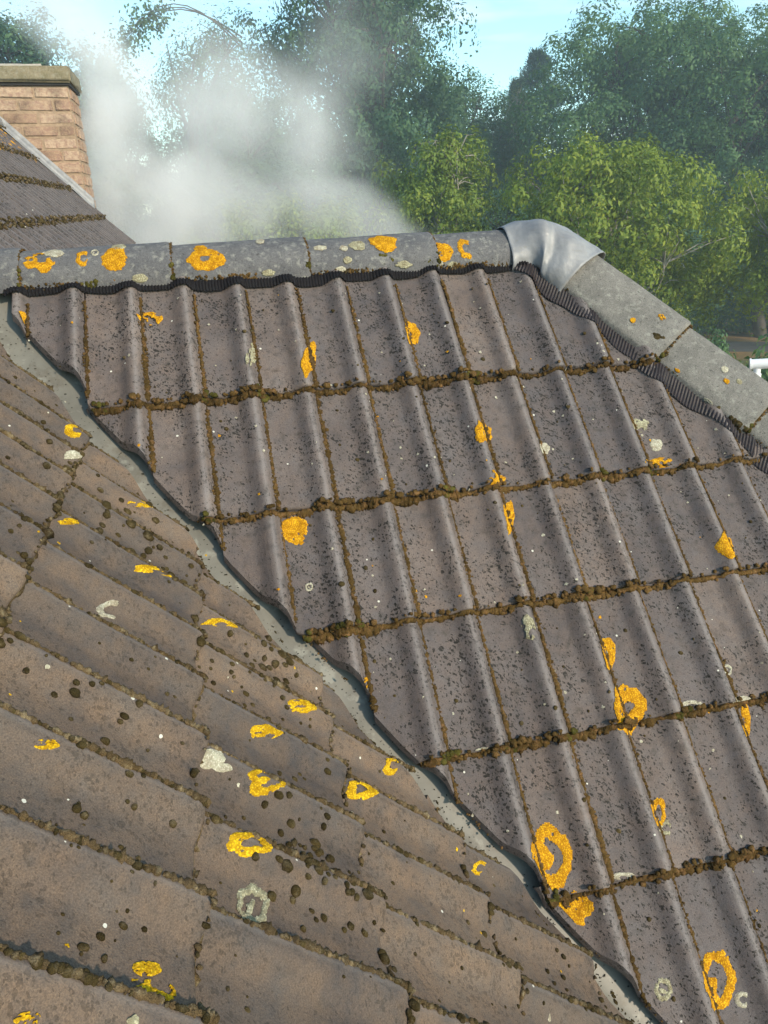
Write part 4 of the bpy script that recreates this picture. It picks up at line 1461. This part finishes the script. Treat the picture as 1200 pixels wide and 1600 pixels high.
def make_tree(name, H, W, base, lobes, n_cl, n_leaf, leaf, cl_r, mat, bark, seed, droop=.35, shape='round', open_=.0, multi=1, lean=0):
    """builds an Empty with trunk and crown at the origin"""
    r = np.random.default_rng(seed)
    root = empty(name)
    # crown envelope
    L = []
    for i in range(lobes):
        f = (i + .5) / lobes
        z = base + (H - base) * (f ** .9)
        if shape == 'round': env = math.sqrt(max(.04, 1 - ((f - .42) / .62) ** 2))
        elif shape == 'cone': env = max(.08, 1.0 - f * .92)
        elif shape == 'egg': env = math.sqrt(max(.05, 1 - ((f - .35) / .68) ** 2)) * (1 - .35 * f)
        else: env = .55 + .45 * math.sin(f * math.pi)
        a = i * 2.399 + r.uniform(-.5, .5)
        rr = W / 2 * env * r.uniform(.25, .72)
        lr = W / 2 * env * r.uniform(.42, .66) + .2
        L.append((np.array([rr * math.cos(a), rr * math.sin(a), min(z, H - lr * .7)]), lr))
    C = []
    per = [max(4, int(n_cl * l[1] ** 2 / sum(x[1] ** 2 for x in L))) for l in L]
    for (c, lr), k in zip(L, per):
        d = r.normal(0, 1, (k, 3)); d /= np.linalg.norm(d, axis=1)[:, None]
        d[:, 2] = np.where(d[:, 2] < -.35, -d[:, 2] * .5, d[:, 2])
        q = c + d * (lr * r.uniform(.55, 1.08, k) ** .8)[:, None] * np.array([1, 1, .85])
        C.append(q)
    C = np.concatenate(C)
    # trunk(s) and limbs
    V, F, n0 = [], [], 0
    def add(p, rd, s=7):
        nonlocal n0
        v, f = tube_arrays(p, rd, s); V.append(v); F.append(f + n0); n0 += len(v)
    tr = H * .016 + .05
    for t in range(multi):
        ox, oy = (r.normal(0, .3, 2) if multi > 1 else (0, 0))
        tx, ty = r.normal(0, W * .07 + (W * .12 if multi > 1 else 0), 2)
        pts = [(ox + (tx + lean) * f + r.normal(0, .03) * H * .1, oy + ty * f + r.normal(0, .03) * H * .1, f * H * .93) for f in np.linspace(0, 1, 9)]
        pts[0] = (ox, oy, -.1)
        add(pts, [tr * (1 - .93 * f) * (1.35 if i == 0 else 1) for i, f in enumerate(np.linspace(0, 1, 9))], 9)
        P = [np.array(p) for p in pts]
        for (c, lr) in L:
            if multi > 1 and r.random() < .4: continue
            zf = max(.12 * H, c[2] - r.uniform(.5, 1.1) * lr - .12 * H)
            i0 = min(7, max(1, int(zf / (H * .93) * 8)))
            s0 = P[i0]
            mid = (s0 + c) / 2 + np.array([0, 0, .08 * H * r.uniform(-.3, .6)])
            add([s0, (s0 + mid) / 2 + r.normal(0, .08, 3), mid, (mid + c) / 2 + r.normal(0, .1, 3), c], [tr * .42, tr * .34, tr * .26, tr * .18, tr * .07], 6)
            near = C[np.argsort(((C - c) ** 2).sum(1))[:40]]
            for q in near[::4]:
                add([mid * .3 + c * .7, (c + q) / 2 + r.normal(0, .06, 3), q], [tr * .12, tr * .08, tr * .03], 4)
    child_mesh = mesh_np("trunk", np.concatenate(V), np.concatenate(F), bark, root)
    # leaves
    n = len(C) * n_leaf
    ci = np.repeat(np.arange(len(C)), n_leaf)
    size = r.uniform(.6, 1.35, len(C))[ci]
    off = r.normal(0, 1, (n, 3)) * cl_r * size[:, None] * np.array([1, 1, .62])
    off[:, 2] -= droop * (off[:, 0] ** 2 + off[:, 1] ** 2) / cl_r
    pos = C[ci] + off
    if open_: 
        keep = r.random(n) > open_
        pos, ci = pos[keep], ci[keep]; n = len(pos)
    # leaf faces turn outward and upward on each spray, so sprays have a lit and a shaded side
    cen = np.array([0, 0, base + (H - base) * .45])
    nr = (pos - C[ci]) / (cl_r * 1.1) + (C[ci] - cen) / (W * .5) * .7 + np.array([0, 0, .55]) + r.normal(0, .42, (n, 3))
    nr /= np.linalg.norm(nr, axis=1)[:, None]
    ax = r.normal(0, .8, (n, 3)); ax[:, 2] -= droop * 2.0
    ax -= nr * (ax * nr).sum(1)[:, None]
    ax /= np.linalg.norm(ax, axis=1)[:, None]
    sd_ = np.cross(nr, ax)
    ln = leaf * r.uniform(.65, 1.35, n)[:, None]
    wd = ln * .24
    fold = np.cross(ax, sd_) * wd * .5
    v = np.stack([pos, pos + ax * ln * .45 + sd_ * wd + fold, pos + ax * ln, pos + ax * ln * .45 - sd_ * wd + fold], 1).reshape(-1, 3)
    f = (np.arange(n) * 4)[:, None] + np.array([0, 1, 2, 3])[None]
    mesh_np("crown", v, f, mat, root, smooth=False)
    return root

def dup(root, loc, rz, sc, label, group=None):
    c = root.copy(); link(c)
    c.location = loc; c.rotation_euler = (0, 0, rz); c.scale = (sc[0], sc[0], sc[1]) if isinstance(sc, tuple) else (sc, sc, sc)
    c['label'] = label
    if group: c['group'] = group
    for ch in list(root.children):
        d = ch.copy(); link(d); d.parent = c
    return c
def place(root, loc, rz, sc, label, cat, group):
    root.location = loc; root.rotation_euler = (0, 0, rz); root.scale = (sc[0], sc[0], sc[1]) if isinstance(sc, tuple) else (sc, sc, sc)
    tag(root, label, cat, group)
    return root

GB, GY = "tall dark trees behind the path", "yellow green trees beyond the ridge"
# yellow-green trees, near
y3 = make_tree("leafy_tree", 7.4, 6.0, 4.3, 15, 330, 130, .115, .22, MAT_LEAF_YEL, MAT_BARK_PALE, 13, droop=.5, shape='round')
y1 = make_tree("leafy_tree", 8.7, 5.4, 1.6, 19, 420, 150, .115, .22, MAT_LEAF_YEL, MAT_BARK_PALE, 11, droop=.55, shape='egg')
y2 = make_tree("leafy_tree", 8.2, 6.2, 1.8, 22, 520, 150, .115, .22, MAT_LEAF_YEL, MAT_BARK_PALE, 12, droop=.55, shape='round')
place(y1, (7.4, 18.4, GZ), 0.3, 1.0, "yellow green drooping tree with a pointed top between the smoke and the lead saddle", "tree", GY)
place(y2, (11.2, 16.2, GZ), 1.9, (1.0, 1.0), "broad yellow green drooping tree right of the lead saddle", "tree", GY)
place(y3, (17.0, 14.9, GZ), 2.4, 1.0, "yellow green tree at the right edge of the photo", "tree", GY)
dup(y2, (2.9, 17.6, GZ), 4.2, (.9, .86), "yellow green tree veiled by the densest smoke", GY)
# tall dark trees
d1 = make_tree("dark_tree", 20.0, 12.6, 4.5, 30, 760, 130, .20, .42, MAT_LEAF_DARK, MAT_BARK, 21, droop=.35, shape='egg', multi=3)
d2 = make_tree("dark_tree", 16.5, 15.0, 2.6, 34, 900, 130, .19, .42, MAT_LEAF_MID, MAT_BARK, 22, droop=.30, shape='round', multi=2)
d3 = make_tree("dark_tree", 14.0, 8.5, 2.0, 22, 480, 130, .18, .38, MAT_LEAF_DARK, MAT_BARK, 23, droop=.30, shape='round')
place(d1, (9.6, 38.4, GZ), 0.4, (1.0, 1.07), "tallest dark green tree with several stems behind the smoke", "tree", GB)
place(d2, (23.4, 35.0, GZ), 0.0, (.98, .91), "great round dark tree filling the right of the sky", "tree", GB)
dup(d2, (28.4, 30.4, GZ), 2.2, (.9, .84), "wide dark tree at the right edge behind the yellow green trees", GB)
place(d3, (15.9, 42.3, GZ), 1.0, (1.0, .93), "middle sized dark tree just right of the tallest one", "tree", GB)
dup(d3, (-5.4, 34.5, GZ), 2.9, (1.0, 1.02), "dark tree behind the chimney at the left edge", GB)
dup(d3, (-3.0, 41.0, GZ), .2, (.62, 1.0), "narrow dark tree showing through smoke right of the chimney", GB)
dup(d3, (20.0, 43.5, GZ), 3.3, (1.0, .80), "rounded dark tree filling the gap under the pine", GB)
dup(d3, (13.2, 30.0, GZ), 4.4, (.9, .52), "low dark tree between the two yellow green trees", GB)
dup(d3, (19.2, 29.0, GZ), 5.3, (1.1, .56), "low dark tree behind the broad yellow green one", GB)
dup(d3, (3.6, 30.5, GZ), 3.6, (1.0, .62), "low dark tree behind the thick of the smoke", GB)
dup(d3, (3.2, 44.5, GZ), 1.7, (1.1, .95), "dark tree closing the gap behind the thin birch", GB)
dup(d2, (-12.5, 44.0, GZ), 3.0, (.9, .9), "dark tree far left behind the chimney stack", GB)
# open birch with arching twigs
b1 = make_tree("birch_tree", 14.0, 6.6, 3.5, 20, 420, 75, .14, .36, MAT_LEAF_DARK, MAT_BARK, 31, droop=.6, shape='round', open_=.15, lean=-1.2)
place(b1, (2.3, 33.2, GZ), 0.0, 1.0, "thin leaved birch with an arching top branch against the sky", "tree", GB)
def arch():
    V, F, n0 = [], [], 0
    r = np.random.default_rng(5)
    base = np.array([1.2, 0, 12.9])
    P = []
    for q in range(3):
        tip = np.array([-3.4 - .3 * q, .4 * q, 12.9 - .5 * q])
        pts = [base * (1 - f) + tip * f + np.array([0, 0, 1.5 * math.sin(f * math.pi * .92) + .2 * q]) for f in np.linspace(0, 1, 10)]
        v, f = tube_arrays(pts, np.linspace(.035, .010, 10), 5); V.append(v); F.append(f + n0); n0 += len(v)
        P += [p for p in pts[6:]]
    o = mesh_np("arching_branch", np.concatenate(V), np.concatenate(F), MAT_BARK, b1)
    P = np.array(P); n = 900
    c = P[r.integers(len(P), size=n)] + r.normal(0, .30, (n, 3)) - np.array([0, 0, .15])
    ax = r.normal(0, 1, (n, 3)); ax /= np.linalg.norm(ax, axis=1)[:, None]
    s = np.cross(ax, r.normal(0, 1, (n, 3))); s /= np.linalg.norm(s, axis=1)[:, None]
    v = np.stack([c, c + ax * .08 + s * .05, c + ax * .17, c + ax * .08 - s * .05], 1).reshape(-1, 3)
    mesh_np("branch_leaves", v, (np.arange(n) * 4)[:, None] + np.arange(4)[None], MAT_LEAF_DARK, b1, smooth=False)
arch()
b2 = make_tree("birch_tree", 12.6, 4.2, 4.0, 12, 190, 60, .13, .32, MAT_LEAF_PALE, MAT_BARK_PALE, 32, droop=.7, shape='egg')
place(b2, (18.2, 39.0, GZ), 0.0, 1.0, "pale slender birch in the sky gap beside the pine", "tree", GB)
# pine: tiers of tufts on a bare stem
def pine():
    r = np.random.default_rng(41)
    root = empty("pine_tree")
    V, F, n0 = [], [], 0
    v, f = tube_arrays([(0, 0, 0), (.1, 0, 6), (0, .1, 12), (.05, 0, 17.3)], [.24, .20, .13, .03], 8); V.append(v); F.append(f); n0 += len(v)
    C = []
    for z in np.linspace(13.2, 17.2, 9):
        k = r.integers(3, 6)
        for q in range(k):
            a = r.uniform(0, 6.28); L = (.5 + 2.0 * min(1, (17.8 - z) / 4)) * r.uniform(.6, 1.1)
            tip = np.array([math.cos(a) * L, math.sin(a) * L, z + .35 * L])
            v, f = tube_arrays([(0, 0, z), tip * .5 + np.array([0, 0, z * .5]) - np.array([0, 0, .05]), tip], [.05, .035, .015], 5); V.append(v); F.append(f + n0); n0 += len(v)
            for t in (.6, .8, 1.0): C.append(np.array([tip[0] * t, tip[1] * t, z + .35 * L * t]))
    mesh_np("trunk", np.concatenate(V), np.concatenate(F), MAT_BARK, root)
    C = np.array(C); n = len(C) * 110
    ci = np.repeat(np.arange(len(C)), 110)
    pos = C[ci] + r.normal(0, .26, (n, 3)) * np.array([1, 1, .7])
    ax = pos - C[ci] + np.array([0, 0, .25]); ax /= np.linalg.norm(ax, axis=1)[:, None]
    s = np.cross(ax, r.normal(0, 1, (n, 3))); s /= np.linalg.norm(s, axis=1)[:, None]
    v = np.stack([pos, pos + ax * .13 + s * .035, pos + ax * .26, pos + ax * .13 - s * .035], 1).reshape(-1, 3)
    mesh_np("crown", v, (np.arange(n) * 4)[:, None] + np.arange(4)[None], MAT_LEAF_PINE, root, smooth=False)
    return root
p1 = pine()
place(p1, (24.5, 51.5, GZ), 0.0, (.72, .90), "tall pine standing up in the sky gap", "tree", GB)
dup(p1, (22.6, 50.3, GZ), 2.0, (.35, .80), "smaller conifer tip left of the tall pine", GB)
# shrubs
sh = make_tree("shrub", 3.2, 3.6, .3, 11, 150, 80, .17, .26, MAT_LEAF_MID, MAT_BARK, 51, droop=.3, shape='round', multi=3)
SG = "shrubs along the path"
place(sh, (12.5, 13.5, GZ), 0.0, (.55, 1.10), "young bright shrub on the near side of the path left of the dry grass", "shrub", SG)
dup(sh, (10.7, 8.6, GZ), 1.4, (.72, 1.28), "leafy shrub behind the white pipe frame", SG)
def hedge():
    """dark undergrowth behind the path that reads as one mass"""
    r = np.random.default_rng(61)
    d = np.array([.916, -.40]); nrm = np.array([.40, .916])
    n = 120000
    s = r.uniform(-34, 14, n); t = r.uniform(0, 4.0, n)
    top = 3.1 + 1.2 * np.sin(s * .55) + .8 * np.sin(s * 1.7 + 2) + .5 * np.sin(s * 3.9)
    z = GZ + r.random(n) ** .8 * top
    x = 26.5 + d[0] * s + nrm[0] * (t + .1); y = 31.4 + d[1] * s + nrm[1] * (t + .1)
    bend = .0016 * s * s
    x = x + nrm[0] * bend; y = y + nrm[1] * bend
    pos = np.stack([x, y, z], 1) + r.normal(0, .1, (n, 3))
    ax = r.normal(0, 1, (n, 3)); ax /= np.linalg.norm(ax, axis=1)[:, None]
    sd_ = np.cross(ax, r.normal(0, 1, (n, 3))); sd_ /= np.linalg.norm(sd_, axis=1)[:, None]
    L = .20 * r.uniform(.6, 1.3, n)[:, None]
    v = np.stack([pos, pos + ax * L * .5 + sd_ * L * .3, pos + ax * L, pos + ax * L * .5 - sd_ * L * .3], 1).reshape(-1, 3)
    o = mesh_np("undergrowth", v, (np.arange(n) * 4)[:, None] + np.arange(4)[None], MAT_LEAF_DARK, smooth=False)
    tag(o, "dark hedge like undergrowth behind the asphalt path", kind='stuff')
hedge()

# ------------------------------------------------------------------ white pipe frame beyond the hip
def pipe_frame():
    root = empty("pipe_frame", (3.262, 0.36, -1.9))
    tag(root, "white plastic pipe frame with an open ended top tube beyond the hip", "pipe frame")
    R_ = .024
    def tube(name, a, b, r, mat, hollow=False, sides=20):
        a, b = Vector(a), Vector(b)
        d = (b - a).normalized()
        u = d.cross(Vector((0, .3, 1))).normalized(); w = d.cross(u)
        rings = [(a, r), (b, r)] if not hollow else [(b, r), (a, r), (a, r * .72), (a + d * .05, r * .70)]
        V, F = [], []
        for p, rr in rings:
            for q in range(sides):
                g = 2 * math.pi * q / sides
                V.append(tuple(p + (u * math.cos(g) + w * math.sin(g)) * rr - root.location))
        for i in range(len(rings) - 1):
            for q in range(sides):
                F.append((i * sides + q, i * sides + (q + 1) % sides, (i + 1) * sides + (q + 1) % sides, (i + 1) * sides + q))
        bm = bmesh.new()
        vs = [bm.verts.new(v) for v in V]
        for f in F: bm.faces.new([vs[i] for i in f])
        bm.faces.new([vs[(len(rings) - 1) * sides + q] for q in range(sides)])
        if not hollow: bm.faces.new([vs[q] for q in range(sides)])
        bmesh.ops.recalc_face_normals(bm, faces=bm.faces)
        o = obj_bm(name, bm, mat, root)
        for e_ in o.data.edges: pass
        return o
    x, y, z = 3.262, .36, -.948
    dx = Vector((.83, -.55, .10)).normalized()
    c = Vector((x, y, z))
    top = tube("top_tube", c - dx * .035, c + dx * .55, R_, MAT_WHITE, hollow=True)
    tube("collar", c - dx * .036, c - dx * .028, R_ * 1.18, MAT_WHITE)
    tube("upright", c + Vector((0, 0, -.02)), c + Vector((0, 0, -.95)), R_ * .74, MAT_WHITE)
    tube("socket", c + Vector((0, 0, -.045)), c + Vector((0, 0, -.085)), R_ * .95, MAT_WHITE)
    tube("clamp", c + dx * .085, c + dx * .13, R_ * 1.2, MAT_WHITE)
    tube("bore_shade", c - dx * .0375, c - dx * .037, R_ * .70, MAT_BORE)  # grey disc painted in as the shaded inside of the tube
pipe_frame()

# ------------------------------------------------------------------ smoke and haze
def volume_box(name, x, y, z, mat, label):
    bm = bmesh.new()
    r = bmesh.ops.create_cube(bm, size=1)
    c = Vector(((x[0] + x[1]) / 2, (y[0] + y[1]) / 2, (z[0] + z[1]) / 2))
    for v in bm.verts: v.co = Vector((v.co.x * (x[1] - x[0]), v.co.y * (y[1] - y[0]), v.co.z * (z[1] - z[0]))) 
    o = obj_bm(name, bm, mat)
    o.location = c
    return tag(o, label, kind='stuff')

def smoke():
    mt = bpy.data.materials.new("smoke")
    mt.use_nodes = True
    n, l = mt.node_tree.nodes, mt.node_tree.links
    n.clear()
    out = n.new('ShaderNodeOutputMaterial')
    pv = n.new('ShaderNodeVolumePrincipled')
    pv.inputs['Color'].default_value = (.985, .98, .97, 1)
    pv.inputs['Anisotropy'].default_value = -.1
    l.new(pv.outputs[0], out.inputs['Volume'])
    geo = n.new('ShaderNodeNewGeometry')
    def mth(op, a, b=0.0):
        nd = n.new('ShaderNodeMath'); nd.operation = op
        for i, v in enumerate((a, b)):
            if hasattr(v, 'links'): l.new(v, nd.inputs[i])
            else: nd.inputs[i].default_value = v
        return nd.outputs[0]
    # warp
    nz = n.new('ShaderNodeTexNoise'); nz.inputs['Scale'].default_value = .55; nz.inputs['Detail'].default_value = 3
    l.new(geo.outputs['Position'], nz.inputs['Vector'])
    sub = n.new('ShaderNodeVectorMath'); sub.operation = 'SUBTRACT'; l.new(nz.outputs[1], sub.inputs[0]); sub.inputs[1].default_value = (.5, .5, .5)
    scl = n.new('ShaderNodeVectorMath'); scl.operation = 'SCALE'; l.new(sub.outputs[0], scl.inputs[0]); scl.inputs['Scale'].default_value = 2.4
    add = n.new('ShaderNodeVectorMath'); add.operation = 'ADD'; l.new(geo.outputs['Position'], add.inputs[0]); l.new(scl.outputs[0], add.inputs[1])
    P = add.outputs[0]
    total = None
    for (c, r, s) in SMOKE:
        mp = n.new('ShaderNodeMapping'); mp.vector_type = 'POINT'
        mp.inputs['Scale'].default_value = tuple(1 / q for q in r)
        mp.inputs['Location'].default_value = tuple(-a / q for a, q in zip(c, r))
        l.new(P, mp.inputs[0])
        ln = n.new('ShaderNodeVectorMath'); ln.operation = 'LENGTH'; l.new(mp.outputs[0], ln.inputs[0])
        mr = n.new('ShaderNodeMapRange'); mr.interpolation_type = 'SMOOTHSTEP'
        mr.inputs[1].default_value = 1.0; mr.inputs[2].default_value = .15; mr.inputs[3].default_value = 0; mr.inputs[4].default_value = s
        l.new(ln.outputs['Value'], mr.inputs[0])
        total = mr.outputs[0] if total is None else mth('ADD', total, mr.outputs[0])
    n2 = n.new('ShaderNodeTexNoise'); n2.inputs['Scale'].default_value = 1.0; n2.inputs['Detail'].default_value = 6; n2.inputs['Roughness'].default_value = .60; n2.inputs['Distortion'].default_value = .5
    mp = n.new('ShaderNodeMapping'); mp.inputs['Scale'].default_value = (1, 1, .7); l.new(geo.outputs['Position'], mp.inputs[0]); l.new(mp.outputs[0], n2.inputs['Vector'])
    mr = n.new('ShaderNodeMapRange'); mr.inputs[1].default_value = .36; mr.inputs[2].default_value = .68; mr.inputs[3].default_value = .30; mr.inputs[4].default_value = 2.5
    l.new(n2.outputs[0], mr.inputs[0])
    den = mth('MULTIPLY', total, mr.outputs[0])
    l.new(den, pv.inputs['Density'])
    mt.cycles.volume_step_rate = 1.0
    volume_box("smoke", (-2.2, 6.5), (2.4, 8.4), (-3.2, 6.2), mt, "pale grey smoke drifting up behind the ridge in front of the trees")
# centre, radii, density
SMOKE = [
 ((0.19, 5.60, -0.21), (0.80, 1.3, 0.51), 0.85),
 ((0.73, 5.80, -0.07), (0.75, 1.2, 0.49), 0.55),
 ((-0.01, 6.00, 0.65), (0.58, 1.0, 0.92), 0.95),
 ((-0.20, 6.20, 1.44), (0.59, 1.0, 0.86), 0.65),
 ((-0.46, 6.40, 1.95), (0.72, 1.0, 0.72), 0.45),
 ((1.56, 5.20, -0.31), (1.18, 1.3, 0.42), 0.6),
 ((1.87, 5.80, 0.32), (1.12, 1.4, 0.82), 0.5),
 ((1.09, 6.40, 0.74), (1.20, 1.3, 0.80), 0.6),
 ((2.54, 5.00, -0.40), (0.75, 1.0, 0.41), 0.5),
 ((1.10, 6.60, 1.36), (1.07, 1.1, 0.74), 0.3),
 ((2.46, 6.60, 1.19), (1.23, 1.1, 0.98), 0.2),
 ((-0.19, 5.90, 0.07), (0.38, 0.7, 0.83), 1.1),
]
smoke()

HZ = 0.0030
def haze():
    mt = bpy.data.materials.new("haze_air")
    mt.use_nodes = True
    n, l = mt.node_tree.nodes, mt.node_tree.links
    n.clear()
    out = n.new('ShaderNodeOutputMaterial'); pv = n.new('ShaderNodeVolumePrincipled')
    pv.inputs['Color'].default_value = (.74, .91, 1.0, 1)
    pv.inputs['Density'].default_value = HZ
    pv.inputs['Anisotropy'].default_value = .2
    l.new(pv.outputs[0], out.inputs['Volume'])
    o = volume_box("haze", (-70, 90), (-12, 80), (-8.0, 17.5), mt, "faint blue haze between the house and the far trees")
haze()
